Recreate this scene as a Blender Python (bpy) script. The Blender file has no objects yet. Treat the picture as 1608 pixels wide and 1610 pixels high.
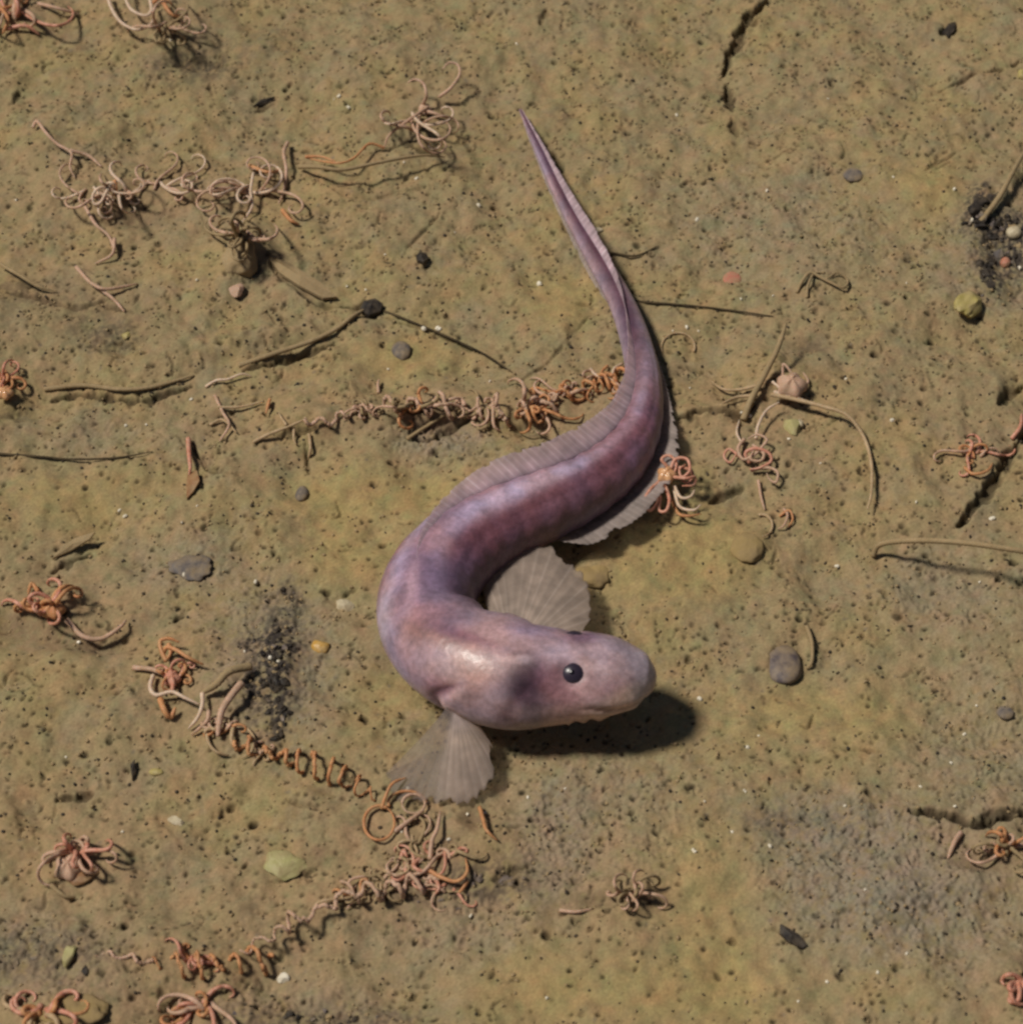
import bpy, math, random
import numpy as np
from mathutils import Vector

# ---------------------------------------------------------------- camera, water-dark sky, lamp, exposure
sc = bpy.context.scene
C = sc.collection
S = 0.0002                       # metres per unit of layout (one fifth of a millimetre)
PITCH = math.radians(50)
F = 804 / math.tan(math.radians(11))
D = F * S
FWD = np.array([0, math.cos(PITCH), -math.sin(PITCH)])
UPV = np.array([0, math.sin(PITCH), math.cos(PITCH)])
CAM = -FWD * D

cam_data = bpy.data.cameras.new('camera')
cam = bpy.data.objects.new('camera', cam_data)
C.objects.link(cam)
cam.location = CAM
cam.rotation_euler = (math.pi / 2 - PITCH, 0, 0)
cam_data.sensor_fit = 'HORIZONTAL'
cam_data.sensor_width = 36
cam_data.lens = 36 * F / 1608
cam_data.clip_start = 0.01
cam_data.clip_end = 200
cam_data.dof.use_dof = True
cam_data.dof.focus_distance = D
cam_data.dof.aperture_fstop = 24
sc.camera = cam

SUN_EL, SUN_AZ = math.radians(59), math.radians(3)     # travelling to +x, slightly towards the viewer
world = bpy.data.worlds.new('World')
sc.world = world
world.use_nodes = True
wn = world.node_tree
sky = wn.nodes.new('ShaderNodeTexSky')
sky.sky_type = 'NISHITA'
sky.sun_disc = False
sky.sun_elevation = SUN_EL
sky.sun_rotation = math.radians(270) - SUN_AZ
wn.links.new(sky.outputs[0], wn.nodes['Background'].inputs[0])
wn.nodes['Background'].inputs[1].default_value = 0.026

ld = bpy.data.lights.new('sun', 'SUN')
ld.energy = 3.4
ld.angle = math.radians(9.5)
ld.color = (1.0, 0.945, 0.84)
sun = bpy.data.objects.new('sun', ld)
C.objects.link(sun)
sun.rotation_euler = Vector((math.cos(SUN_EL) * math.cos(SUN_AZ), math.cos(SUN_EL) * math.sin(SUN_AZ), -math.sin(SUN_EL))).to_track_quat('-Z', 'Y').to_euler()
sun.location = (-1, 0, 1.2)

sc.view_settings.view_transform = 'Standard'
sc.view_settings.look = 'None'
sc.view_settings.gamma = 1
sc.view_settings.use_curve_mapping = False
sc.view_settings.exposure = 0
sc.render.engine = 'CYCLES'
sc.cycles.filter_width = 2.7

rng = np.random.default_rng(11)
random.seed(5)

# ---------------------------------------------------------------- layout helpers
def G(px, py, h=0.0):
    """point at height h (layout units) seen at photo position (px, py); world metres"""
    d = FWD * F + np.array([1.0, 0, 0]) * (px - 804) + UPV * (805 - py)
    t = (h * S - CAM[2]) / d[2]
    return CAM + d * t

def G2(px, py):
    p = G(px, py)
    return p[0] / S, p[1] / S

def tag(o, label=None, cat=None, group=None, kind=None):
    if label: o['label'] = label
    if cat: o['category'] = cat
    if group: o['group'] = group
    if kind: o['kind'] = kind
    return o

def empty(name, loc):
    o = bpy.data.objects.new(name, None)
    C.objects.link(o)
    o.location = loc
    o.empty_display_size = 0.005
    return o

def mesh_obj(name, verts, faces, mat, parent=None, origin=None, smooth=True, col=None):
    verts = np.asarray(verts, dtype=float)
    if parent is not None:
        verts = verts - np.array(parent.location)
    elif origin is not None:
        verts = verts - np.asarray(origin)
    me = bpy.data.meshes.new(name)
    me.from_pydata(verts.tolist(), [], faces if isinstance(faces, list) else faces.tolist())
    if smooth:
        me.polygons.foreach_set('use_smooth', np.ones(len(me.polygons), dtype=bool))
    if col is not None:
        a = me.color_attributes.new('Col', 'FLOAT_COLOR', 'POINT')
        c4 = np.ones((len(verts), 4), dtype=np.float32)
        c4[:, :np.shape(col)[1]] = col
        a.data.foreach_set('color', c4.ravel())
    if mat: me.materials.append(mat)
    me.update()
    o = bpy.data.objects.new(name, me)
    C.objects.link(o)
    if parent is not None:
        o.parent = parent
    elif origin is not None:
        o.location = origin
    return o

def catmull(P, n):
    P = np.asarray(P, dtype=float)
    Q = np.vstack([2 * P[0] - P[1], P, 2 * P[-1] - P[-2]])
    seg = np.r_[0, np.cumsum(np.linalg.norm(np.diff(P, axis=0), axis=1))]
    seg = seg / seg[-1]
    t = np.linspace(0, 1, n)
    i = np.clip(np.searchsorted(seg, t, side='right') - 1, 0, len(P) - 2)
    f = ((t - seg[i]) / np.maximum(seg[i + 1] - seg[i], 1e-9))[:, None]
    a, b, c, d = Q[i], Q[i + 1], Q[i + 2], Q[i + 3]
    return 0.5 * (2 * b + (c - a) * f + (2 * a - 5 * b + 4 * c - d) * f ** 2 + (3 * b - a - 3 * c + d) * f ** 3)

def frames(P):
    T = np.gradient(P, axis=0)
    T /= np.linalg.norm(T, axis=1)[:, None] + 1e-12
    N = np.zeros_like(P)
    n = np.array([0, 0, 1.0])
    if abs(T[0] @ n) > 0.9: n = np.array([0, 1.0, 0])
    for i in range(len(P)):
        n = n - T[i] * (n @ T[i])
        n /= np.linalg.norm(n) + 1e-12
        N[i] = n
    return T, N, np.cross(T, N)

def tube(P, R, sides=7):
    T, N, B = frames(P)
    n = len(P)
    a = np.linspace(0, 2 * math.pi, sides, endpoint=False)
    ring = (np.cos(a)[None, :, None] * N[:, None, :] + np.sin(a)[None, :, None] * B[:, None, :]) * np.asarray(R)[:, None, None]
    V = (P[:, None, :] + ring).reshape(-1, 3)
    F_ = []
    for i in range(n - 1):
        for j in range(sides):
            k = (j + 1) % sides
            F_.append((i * sides + j, i * sides + k, (i + 1) * sides + k, (i + 1) * sides + j))
    F_.append(tuple(range(sides))[::-1])
    F_.append(tuple((n - 1) * sides + j for j in range(sides)))
    return V, F_

# ---------------------------------------------------------------- materials
def mat_new(name):
    m = bpy.data.materials.new(name)
    m.use_nodes = True
    nt = m.node_tree
    return m, nt, nt.nodes['Principled BSDF']

def mottled(name, c1, c2, scale=900, rough=0.6, spec=0.3, bump=0.3, sss=0.0, c3=None, dust=0.45):
    """two (three) tone noise colour in object space with fine relief"""
    m, nt, b = mat_new(name)
    tc = nt.nodes.new('ShaderNodeTexCoord')
    nz = nt.nodes.new('ShaderNodeTexNoise')
    nz.inputs['Scale'].default_value = scale
    nz.inputs['Detail'].default_value = 4
    nt.links.new(tc.outputs['Object'], nz.inputs['Vector'])
    rp = nt.nodes.new('ShaderNodeValToRGB')
    rp.color_ramp.elements[0].position = 0.35
    rp.color_ramp.elements[1].position = 0.65
    rp.color_ramp.elements[0].color = (*c1, 1)
    rp.color_ramp.elements[1].color = (*c2, 1)
    if c3:
        e = rp.color_ramp.elements.new(0.8)
        e.color = (*c3, 1)
    nt.links.new(nz.outputs['Fac'], rp.inputs[0])
    n0 = nt.nodes.new('ShaderNodeTexNoise')
    n0.inputs['Scale'].default_value = scale * .55
    n0.inputs['Detail'].default_value = 5
    n0.inputs['Roughness'].default_value = .65
    nt.links.new(tc.outputs['Object'], n0.inputs['Vector'])
    mr = nt.nodes.new('ShaderNodeMapRange')
    mr.inputs['From Min'].default_value = .38
    mr.inputs['From Max'].default_value = .64
    mr.inputs['To Max'].default_value = dust * 1.6
    nt.links.new(n0.outputs['Fac'], mr.inputs['Value'])
    mc = nt.nodes.new('ShaderNodeMix')
    mc.data_type = 'RGBA'
    mc.inputs['B'].default_value = (.27, .19, .10, 1)
    nt.links.new(mr.outputs[0], mc.inputs['Factor'])
    nt.links.new(rp.outputs[0], mc.inputs['A'])
    nt.links.new(mc.outputs['Result'], b.inputs['Base Color'])
    b.inputs['Roughness'].default_value = rough
    b.inputs['Specular IOR Level'].default_value = spec
    if sss:
        b.inputs['Subsurface Weight'].default_value = sss
        b.inputs['Subsurface Radius'].default_value = (1, 0.6, 0.4)
        b.inputs['Subsurface Scale'].default_value = 0.0012
    n2 = nt.nodes.new('ShaderNodeTexNoise')
    n2.inputs['Scale'].default_value = scale * 3
    nt.links.new(tc.outputs['Object'], n2.inputs['Vector'])
    bp = nt.nodes.new('ShaderNodeBump')
    bp.inputs['Strength'].default_value = bump
    bp.inputs['Distance'].default_value = 0.0003
    nt.links.new(n2.outputs['Fac'], bp.inputs['Height'])
    nt.links.new(bp.outputs[0], b.inputs['Normal'])
    return m

ARM = {
    'orange': mottled('orange_arm_skin', (.46, .19, .08), (.58, .29, .13), 500, .5, .3, .4, .3, dust=.2),
    'red':    mottled('red_arm_skin', (.50, .20, .13), (.62, .32, .23), 500, .45, .35, .4, .3, dust=.15),
    'pink':   mottled('pink_arm_skin', (.48, .30, .21), (.58, .38, .28), 500, .6, .25, .4, .3, dust=.3),
    'tan':    mottled('tan_arm_skin', (.39, .27, .15), (.50, .36, .22), 500, .6, .25, .4, .25, dust=.3),
    'pale':   mottled('pale_arm_skin', (.58, .42, .31), (.70, .53, .40), 500, .5, .3, .4, .3, dust=.15),
    'mud':    mottled('mud_coated_skin', (.29, .215, .118), (.36, .26, .145), 400, .85, .12, .6, .1, dust=.4),
    'dark':   mottled('dark_stalk_skin', (.025, .018, .011), (.05, .036, .02), 500, .8, .15, .5, 0, dust=.12),
}
M_disc = mottled('disc_skin', (.55, .27, .12), (.72, .42, .22), 900, .18, .7, .3, .3, dust=.1)
M_grey = mottled('grey_stone', (.10, .085, .08), (.16, .14, .13), 500, .7, .3, .4)
M_purple = mottled('purple_grey_stone', (.085, .065, .065), (.17, .14, .135), 350, .6, .35, .4, c3=(.22, .18, .17))
M_clay = mottled('yellow_clay', (.29, .205, .09), (.35, .25, .105), 250, .85, .1, .8, dust=.6)
M_yellow = mottled('yellow_shell', (.36, .29, .09), (.50, .42, .16), 400, .55, .35, .5)
M_green = mottled('green_shell', (.33, .30, .12), (.47, .44, .20), 400, .55, .35, .5)
M_amber = mottled('amber_bead', (.50, .27, .05), (.62, .38, .10), 500, .4, .4, .3)
M_white = mottled('white_grain', (.70, .62, .48), (.85, .78, .64), 900, .3, .5, .2, dust=.05)
M_cream = mottled('cream_shell', (.50, .42, .28), (.62, .54, .38), 500, .5, .35, .4)
M_black = mottled('black_debris', (.010, .008, .008), (.03, .025, .023), 500, .6, .25, .5, dust=.1)
M_brown = mottled('brown_shell', (.22, .10, .045), (.32, .16, .07), 450, .5, .35, .4)
M_red = mottled('red_flesh', (.42, .15, .10), (.50, .22, .15), 400, .55, .3, .4, .3)

# ---------------------------------------------------------------- the muddy sea bed
STEP = 2.4
u0, u1, v0, v1 = -1020, 1020, -940, 1290
nu, nv = int((u1 - u0) / STEP), int((v1 - v0) / STEP)
U = u0 + STEP * np.arange(nu)
V = v0 + STEP * np.arange(nv)
kx = np.fft.fftfreq(nu, STEP)[None, :]
ky = np.fft.rfftfreq(nu, STEP)
fx = np.fft.fftfreq(nv, STEP)[:, None]
fy = np.fft.rfftfreq(nu, STEP)[None, :]
KK = np.sqrt(fx ** 2 + fy ** 2) + 1e-9

def band(wave, width=0.55, sx=1.0):
    """periodic random field with features about `wave` units across, unit variance"""
    w = np.fft.rfft2(rng.standard_normal((nv, nu)))
    g = np.exp(-0.5 * (np.log(KK * wave) / width) ** 2)
    f = np.fft.irfft2(w * g, s=(nv, nu))
    return f / f.std()

H = 6 * band(620) + 3.2 * band(210) + 1.5 * band(80)
H -= H.mean()
ripple = 0.42 * band(34) + 0.2 * band(15) + 0.13 * band(7)
n_big, n_mid, n_small, n_fine = band(420), band(130), band(45), band(14)
gran = band(9.5, .35)
gran2 = band(17, .4)

MUD = np.array([.276, .210, .112])
COL = np.ones((nv, nu, 3)) * MUD
def mix(mask, c):
    global COL
    m = np.clip(mask, 0, 1)[..., None]
    COL = COL * (1 - m) + np.array(c) * m
sig = lambda x: 1 / (1 + np.exp(-x))
mix(.55 * sig(2.2 * n_big + .8 * n_mid - .4), (.310, .228, .098))      # yellower silt
mix(.30 * sig(2.0 * band(260) + .7 * n_small - 1.0), (.290, .200, .112))   # pinkish brown silt
mix(.45 * sig(2.2 * band(170) + 1.2 * band(30) - 2.0), (.240, .195, .125))   # grey silt

def window(u, v, r):
    i0, i1 = max(0, int((u - r - u0) / STEP)), min(nu, int((u + r - u0) / STEP) + 2)
    j0, j1 = max(0, int((v - r - v0) / STEP)), min(nv, int((v + r - v0) / STEP) + 2)
    return (slice(j0, j1), slice(i0, i1)) if i1 > i0 and j1 > j0 else None

def blob(px, py, rx, ry=None, rot=0.0, p=2.0):
    """(window, falloff) of an elliptical patch lying on the ground"""
    u, v = G2(px, py)
    ry = rx if ry is None else ry
    w = window(u, v, 3 * max(rx, ry))
    if w is None: return None, None
    du, dv = U[w[1]][None, :] - u, V[w[0]][:, None] - v
    c, s = math.cos(rot), math.sin(rot)
    q = ((du * c + dv * s) / rx) ** 2 + ((-du * s + dv * c) / ry) ** 2
    return w, np.exp(-0.5 * q ** (p / 2))

def mound(px, py, rx, ry, h, rot=0.0, p=2.0):
    w, f = blob(px, py, rx, ry, rot, p)
    if w is not None: H[w] += h * f

def tint(px, py, rx, ry, c, k, rot=0.0, p=2.0, ragged=0.0):
    w, f = blob(px, py, rx, ry, rot, p)
    if w is None: return
    if ragged: f = np.clip(f * (1 + ragged * n_fine[w] + ragged * n_small[w]), 0, 1)
    m = (np.clip(k * f, 0, 1))[..., None]
    COL[w] = COL[w] * (1 - m) + np.array(c) * m

def poly_dist(pts, r):
    Q = catmull([G2(*p) for p in pts], max(12, len(pts) * 12))
    lo, hi = Q.min(0) - r, Q.max(0) + r
    i0, i1 = max(0, int((lo[0] - u0) / STEP)), min(nu, int((hi[0] - u0) / STEP) + 2)
    j0, j1 = max(0, int((lo[1] - v0) / STEP)), min(nv, int((hi[1] - v0) / STEP) + 2)
    if i1 <= i0 or j1 <= j0: return None, None, None
    du, dv = U[i0:i1][None, :], V[j0:j1][:, None]
    best = np.full((j1 - j0, i1 - i0), 1e9)
    tt = np.zeros_like(best)
    for k, (a, b) in enumerate(Q):
        d = (du - a) ** 2 + (dv - b) ** 2
        m = d < best
        best[m] = d[m]
        tt[m] = k / (len(Q) - 1)
    return (slice(j0, j1), slice(i0, i1)), np.sqrt(best), tt

def groove(pts, width, depth, dark=0.6, taper=True, c=(.028, .021, .014)):
    w, d, t = poly_dist(pts, width * 3 + 6)
    if w is None: return
    wl = (1.7 if dark >= .6 else 1.25) * width * (1 + .35 * n_small[w] + .08 * n_fine[w])
    if taper: wl = wl * (0.35 + 0.65 * np.sin(np.pi * np.clip(t, .03, .97)))
    f = np.exp(-0.5 * (d / np.maximum(wl * .6, .8)) ** 4)
    H[w] -= depth * f
    m = (dark * f)[..., None]
    COL[w] = COL[w] * (1 - m) + np.array(c) * m

def ridge(pts, width, h, c=None, k=0.0):
    w, d, t = poly_dist(pts, width * 3)
    if w is None: return
    f = np.exp(-0.5 * (d / width) ** 2) * np.clip(np.minimum(t, 1 - t) * 8, 0, 1) * (1 + .25 * n_small[w])
    H[w] += h * f
    if c is not None:
        m = np.clip(k * f, 0, 1)[..., None]
        COL[w] = COL[w] * (1 - m) + np.array(c) * m

GREY = (.215, .185, .150)
# coarse grey patches of pelleted sediment
rough_mask = np.zeros((nv, nu))
for (px, py, rx, ry, k) in [(1370, 1370, 120, 90, 1), (1480, 1420, 110, 90, .7), (1290, 1290, 80, 35, .7), (870, 1330, 40, 75, .9),
                            (690, 690, 55, 32, 1.3), (980, 1290, 130, 90, .55), (1560, 1170, 90, 90, .6), (60, 1520, 90, 60, .8),
                            (420, 1040, 75, 130, .8), (1500, 930, 110, 70, .5), (730, 1440, 90, 50, .6), (290, 890, 60, 40, .5),
                            (1560, 390, 70, 110, .7), (480, 1590, 120, 40, .7), (1250, 350, 150, 110, .4), (190, 690, 120, 40, .35)]:
    w, f = blob(px, py, rx, ry, 0, 2.6)
    if w is None: continue
    rough_mask[w] = np.maximum(rough_mask[w], k * f)
    tint(px, py, rx, ry, GREY, .62 * min(k, 1), 0, 2.6, .25)
rough_mask *= np.clip(.75 + .45 * n_small, 0, 2)

# smooth yellow silt with few holes
smooth = np.zeros((nv, nu))
for (px, py, rx, ry) in [(1060, 905, 100, 60), (1125, 855, 70, 50), (1110, 1430, 60, 130), (1290, 1120, 110, 45), (530, 780, 70, 60), (660, 780, 70, 50),
                         (100, 780, 90, 45), (1010, 1560, 160, 50), (880, 470, 60, 60), (640, 560, 90, 40), (540, 880, 60, 60), (1460, 300, 60, 60)]:
    w, f = blob(px, py, rx, ry, 0, 2.5)
    if w is None: continue
    smooth[w] = np.maximum(smooth[w], f)
    tint(px, py, rx, ry, (.330, .242, .102), .7, 0, 2.5, .1)
H += ripple * (1 - .75 * smooth) + gran * 1.5 * rough_mask + gran2 * 1.5 * rough_mask
# patchy tint of the silt, pinkish to greenish
tn = .6 * band(32, .5) + .8 * band(80, .5)
COL *= (1 + .036 * tn[..., None] * np.array([1.0, -.15, .1]))
tn = .7 * band(50, .5) + .3 * band(18, .4)
COL *= (1 + .022 * tn[..., None] * np.array([.8, 1, 1.3]))
# grain-scale colour
COL *= (1 + .03 * n_fine + .045 * band(7) + .035 * n_small)[..., None]

# mounds, lumps, hollows
for (px, py, rx, ry, h, rot) in [(1110, 862, 75, 48, 14, 0), (1180, 862, 22, 26, 12, 0), (380, 405, 34, 40, 34, .3), (470, 470, 40, 12, 12, -.6),
                                 (130, 320, 60, 30, 8, 0), (640, 655, 90, 16, 12, .1), (840, 650, 70, 18, 12, .1), (430, 680, 70, 16, 12, .3),
                                 (500, 655, 60, 14, 10, .2), (930, 610, 50, 16, 10, .3), (1540, 330, 14, 60, 10, -.3), (1500, 470, 40, 30, 10, 0),
                                 (1570, 270, 14, 60, 10, -.5), (690, 1330, 100, 40, 12, .2), (560, 1420, 110, 26, 10, .3), (280, 1500, 80, 22, 8, .1),
                                 (100, 1600, 80, 40, 14, 0), (130, 1350, 40, 35, 14, 0), (90, 955, 45, 28, 14, 0), (330, 1100, 60, 60, 12, 0),
                                 (1200, 690, 40, 34, 8, 0), (1225, 600, 46, 34, 14, 0), (1090, 655, 60, 12, 12, 0), (960, 1420, 60, 26, 9, 0),
                                 (30, 30, 80, 40, 12, 0), (1570, 1350, 70, 36, 12, 0), (230, 30, 50, 30, 6, 0), (395, 80, 60, 50, 8, 0),
                                 (330, 90, 40, 26, -8, 0), (250, 300, 60, 26, 6, 0), (330, 290, 60, 30, 8, 0), (440, 1030, 30, 60, 10, .2),
                                 (230, 560, 170, 16, 6, .25), (1330, 400, 26, 22, 6, 0), (935, 895, 22, 16, 10, 0)]:
    mound(px, py, rx, ry, h, rot)
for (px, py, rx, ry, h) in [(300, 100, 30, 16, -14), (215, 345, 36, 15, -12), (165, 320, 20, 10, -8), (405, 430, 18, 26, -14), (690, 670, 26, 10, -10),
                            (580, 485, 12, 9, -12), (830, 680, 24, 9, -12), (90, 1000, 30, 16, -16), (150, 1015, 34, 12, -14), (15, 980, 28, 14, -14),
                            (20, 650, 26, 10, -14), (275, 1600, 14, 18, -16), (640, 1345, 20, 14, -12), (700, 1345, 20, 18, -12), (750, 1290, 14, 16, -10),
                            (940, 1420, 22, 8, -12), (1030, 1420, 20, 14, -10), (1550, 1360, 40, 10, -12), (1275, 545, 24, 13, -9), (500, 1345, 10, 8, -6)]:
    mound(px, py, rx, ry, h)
    tint(px, py, rx * .9, ry * .9, (.075, .058, .042), .55, 0, 2, .4)  # tint paints in the dark of shadows lying over these hollows
# reddish silt stirred round the brittle stars
for (px, py, rx, ry, k) in [(30, 20, 90, 45, .5), (230, 30, 60, 40, .4), (160, 300, 140, 60, .38), (400, 310, 110, 70, .38), (700, 160, 60, 50, .3),
                            (100, 960, 80, 50, .5), (290, 1070, 80, 90, .4), (130, 1360, 70, 60, .5), (700, 1330, 130, 60, .42), (560, 1420, 150, 45, .42),
                            (300, 1520, 120, 30, .42), (250, 1590, 200, 35, .5), (750, 640, 230, 36, .42), (400, 670, 120, 40, .3), (1200, 650, 90, 80, .4),
                            (1230, 820, 50, 30, .35), (1540, 710, 50, 45, .35), (1560, 1340, 90, 45, .45), (980, 1400, 70, 60, .35), (1240, 240, 70, 40, .2),
                            (1600, 1550, 40, 40, .4), (50, 430, 150, 60, .3), (20, 1280, 100, 60, .3), (1420, 700, 70, 200, .15), (20, 590, 60, 40, .4)]:
    tint(px, py, rx, ry, (.355, .220, .125), .75 * k, 0, 2, .35)
# black mud and debris, with shadow of raised arms painted in among them
for (px, py, rx, ry, k) in [(432, 1060, 20, 60, .95), (425, 1018, 28, 20, .9), (440, 1120, 13, 46, .7), (404, 1082, 16, 20, .7), (455, 950, 18, 30, .5),
                            (1540, 330, 16, 36, .95), (1560, 350, 34, 18, .95), (1584, 395, 24, 30, .95), (1556, 425, 14, 32, .95), (1590, 365, 25, 16, .95),
                            (230, 1385, 0.1, 0.1, 0), (770, 1385, 46, 18, .5), (690, 1400, 60, 14, .4), (400, 70, 50, 46, .3), (300, 110, 50, 30, .5),
                            (30, 460, 60, 26, .4), (160, 510, 50, 30, .3), (40, 1510, 70, 24, .45), (500, 1600, 90, 16, .5), (170, 535, 34, 22, .4),
                            (1250, 1290, 60, 14, .3), (650, 190, 40, 20, .2), (760, 210, 40, 40, .2), (860, 250, 20, 40, .3), (885, 185, 10, 20, .45)]:
    tint(px, py, max(rx, 1), max(ry, 1), (.045, .037, .033), k, 0, 2, .75)

# cracks and burrow traces, plus shadows of tail and raised arms painted as grooves
for pts, wd, dp, dk in [([(1208, 0), (1180, 25), (1165, 52), (1148, 78), (1139, 108)], 9, 20, .75), ([(1143, 122), (1148, 155), (1152, 172)], 7.5, 16, .75),
                        ([(1150, 185), (1160, 216)], 5, 10, .6), ([(1478, 140), (1530, 122), (1575, 112), (1610, 95)], 4, 10, .55),
                        ([(1510, 825), (1535, 795), (1560, 760), (1590, 715), (1612, 680)], 8, 18, .75), ([(1572, 634), (1590, 612), (1612, 595)], 7, 14, .6),
                        ([(1432, 1278), (1480, 1283), (1530, 1294), (1570, 1285), (1612, 1278)], 7, 22, .95), ([(1530, 1288), (1570, 1276), (1612, 1272)], 5, 10, .7),
                        ([(640, 688), (675, 690), (710, 672), (760, 655)], 6, 12, .65), ([(1116, 790), (1140, 778), (1168, 762)], 6, 12, .6),
                        ([(180, 470), (120, 485), (60, 470), (0, 462)], 7, 9, .45), ([(210, 492), (160, 480)], 5, 8, .45),
                        ([(640, 392), (670, 360), (692, 335)], 3.5, 6, .4), ([(420, 405), (450, 445), (500, 478), (560, 480)], 8, 10, .4),
                        ([(585, 487), (640, 505), (700, 525), (770, 555)], 4, 8, .5), ([(790, 612), (830, 590), (870, 560), (930, 490)], 3.2, 6, .4),
                        ([(900, 470), (940, 472)], 3, 5, .4), ([(500, 285), (560, 315), (640, 298), (735, 280)], 6, 5, .15),
                        ([(1065, 665), (1110, 656), (1160, 662), (1190, 640)], 4.5, 12, .6), ([(1215, 612), (1260, 640)], 4, 7, .4),
                        ([(1130, 632), (1170, 628)], 5, 9, .5), ([(80, 890), (110, 875), (140, 862)], 6, 12, .55), ([(90, 1252), (115, 1248), (140, 1240)], 7, 12, .65),
                        ([(400, 165), (432, 155)], 5, 8, .5), ([(20, 160), (30, 145)], 5, 8, .6), ([(1478, 55), (1500, 38)], 8, 13, .7),
                        ([(700, 600), (720, 598)], 3, 4, .3), ([(320, 350), (300, 300)], 5, 6, .2), ([(600, 640), (640, 655), (680, 650)], 5, 9, .4),
                        ([(300, 695), (330, 740), (370, 752)], 5, 9, .45), ([(480, 700), (486, 740)], 5, 9, .5), ([(440, 690), (500, 678)], 6, 9, .3),
                        ([(1215, 250), (1245, 235)], 3, 5, .4), ([(1455, 270), (1500, 240)], 5, 6, .35), ([(1265, 180), (1290, 190)], 4, 6, .35),
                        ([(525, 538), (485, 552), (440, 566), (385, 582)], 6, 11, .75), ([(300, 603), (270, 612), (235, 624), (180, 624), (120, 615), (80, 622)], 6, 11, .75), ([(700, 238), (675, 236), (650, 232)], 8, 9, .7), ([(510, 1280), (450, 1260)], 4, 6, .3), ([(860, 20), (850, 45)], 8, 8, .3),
                        ([(420, 1385), (460, 1378), (500, 1365)], 3.5, 6, .5), ([(770, 1390), (830, 1365)], 9, 8, .4), ([(1080, 575), (1120, 590)], 4, 6, .4),
                        ([(870, 240), (885, 270)], 7, 10, .5), ([(540, 940), (560, 932)], 3, 4, .4), ([(1308, 1175), (1390, 1185)], 2.5, 5, .4)]:
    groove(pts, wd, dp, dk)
for pts, wd, h in [([(1268, 640), (1320, 655)], 5, 2), ([(1480, 130), (1540, 108), (1600, 85)], 10, 5), ([(1560, 330), (1590, 280), (1612, 240)], 12, 8),
                   ([(1275, 1000), (1282, 1045)], 7, 7), ([(60, 300), (120, 300), (200, 290)], 16, 5), ([(300, 560), (420, 530), (520, 505)], 20, 8),
                   ([(1120, 648), (1165, 650), (1200, 620), (1230, 560)], 9, 8), ([(790, 600), (900, 500)], 10, 4), ([(350, 720), (365, 770)], 12, 5)]:
    ridge(pts, wd, h)

# thousands of small holes, pellets and specks
dens = np.clip(.75 + .35 * n_big * 0 + .35 * n_mid + .25 * band(60), .08, 2) * (1 - .8 * smooth)
dens = dens / dens.max()
def scatter(n):
    out = []
    while len(out) < n:
        a = rng.integers(0, nu, n * 3)
        b = rng.integers(0, nv, n * 3)
        k = rng.random(n * 3) < dens[b, a]
        out += list(zip(a[k], b[k]))
    return out[:n]
for k in range(230):      # short scratches and crawl marks
    px, py, a = rng.uniform(-20, 1630), rng.uniform(-20, 1630), rng.normal(.45, .7)
    ln, bend = rng.uniform(9, 34), rng.uniform(-.9, .9)
    groove([(px, py), (px + ln * .5 * math.cos(a), py - ln * .5 * math.sin(a)), (px + ln * math.cos(a + bend), py - ln * math.sin(a + bend))],
           rng.uniform(1.6, 3.0), rng.uniform(2, 6), rng.uniform(.25, .58))
for (a, b) in scatter(15500):
    r = 1.7 + rng.gamma(2.0, .5)
    r = min(r, 6)
    e = rng.uniform(.4, .95)
    ang = rng.normal(.5, .8)
    k = int(r * 2.6 / STEP) + 2
    j0, j1, i0, i1 = max(0, b - k), min(nv, b + k + 1), max(0, a - k), min(nu, a + k + 1)
    ou, ov = rng.uniform(-1, 1, 2)
    du = (np.arange(i0, i1) - a)[None, :] * STEP + ou
    dv = (np.arange(j0, j1) - b)[:, None] * STEP + ov
    c, s = math.cos(ang), math.sin(ang)
    q = ((du * c + dv * s) / r) ** 2 + ((-du * s + dv * c) / (r * e)) ** 2
    f = np.exp(-.5 * q ** 1.8)
    w = (slice(j0, j1), slice(i0, i1))
    kind = rng.random()
    if kind < .74:
        dp = rng.uniform(.6, 1.9) * r
        H[w] -= dp * f
        m = (rng.uniform(.3, 1.0) * f)[..., None]
        COL[w] = COL[w] * (1 - m) + np.array((.024, .018, .011)) * m
    elif kind < .9:
        H[w] += rng.uniform(.5, 1.2) * r * f
    else:
        m = (rng.uniform(.3, .8) * f)[..., None]
        COL[w] = COL[w] * (1 - m) + np.array(random.choice([(.10, .075, .045), (.34, .24, .13), (.16, .13, .10)])) * m
H = H - .0
COL = np.clip(COL, .008, .8)

grow = STEP * 1.42 ** np.arange(1, 30)
ext = np.cumsum(grow)
ux = np.r_[(U[0] - ext)[::-1], U, U[-1] + ext]
vx = np.r_[(V[0] - ext)[::-1], V, V[-1] + ext]
iu = np.round((ux - u0) / STEP).astype(int) % nu
iv = np.round((vx - v0) / STEP).astype(int) % nv
HX, CX = H[np.ix_(iv, iu)], COL[np.ix_(iv, iu)]
NX, NY = len(ux), len(vx)
co = np.empty((NY, NX, 3), dtype=np.float32)
co[..., 0] = ux[None, :] * S
co[..., 1] = vx[:, None] * S
co[..., 2] = HX * S
idx = np.arange(NX * NY).reshape(NY, NX)
quads = np.stack([idx[:-1, :-1], idx[:-1, 1:], idx[1:, 1:], idx[1:, :-1]], -1).reshape(-1, 4).astype(np.int32)
me = bpy.data.meshes.new('sea_bed')
me.vertices.add(NX * NY)
me.vertices.foreach_set('co', co.ravel())
me.loops.add(quads.size)
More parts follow.
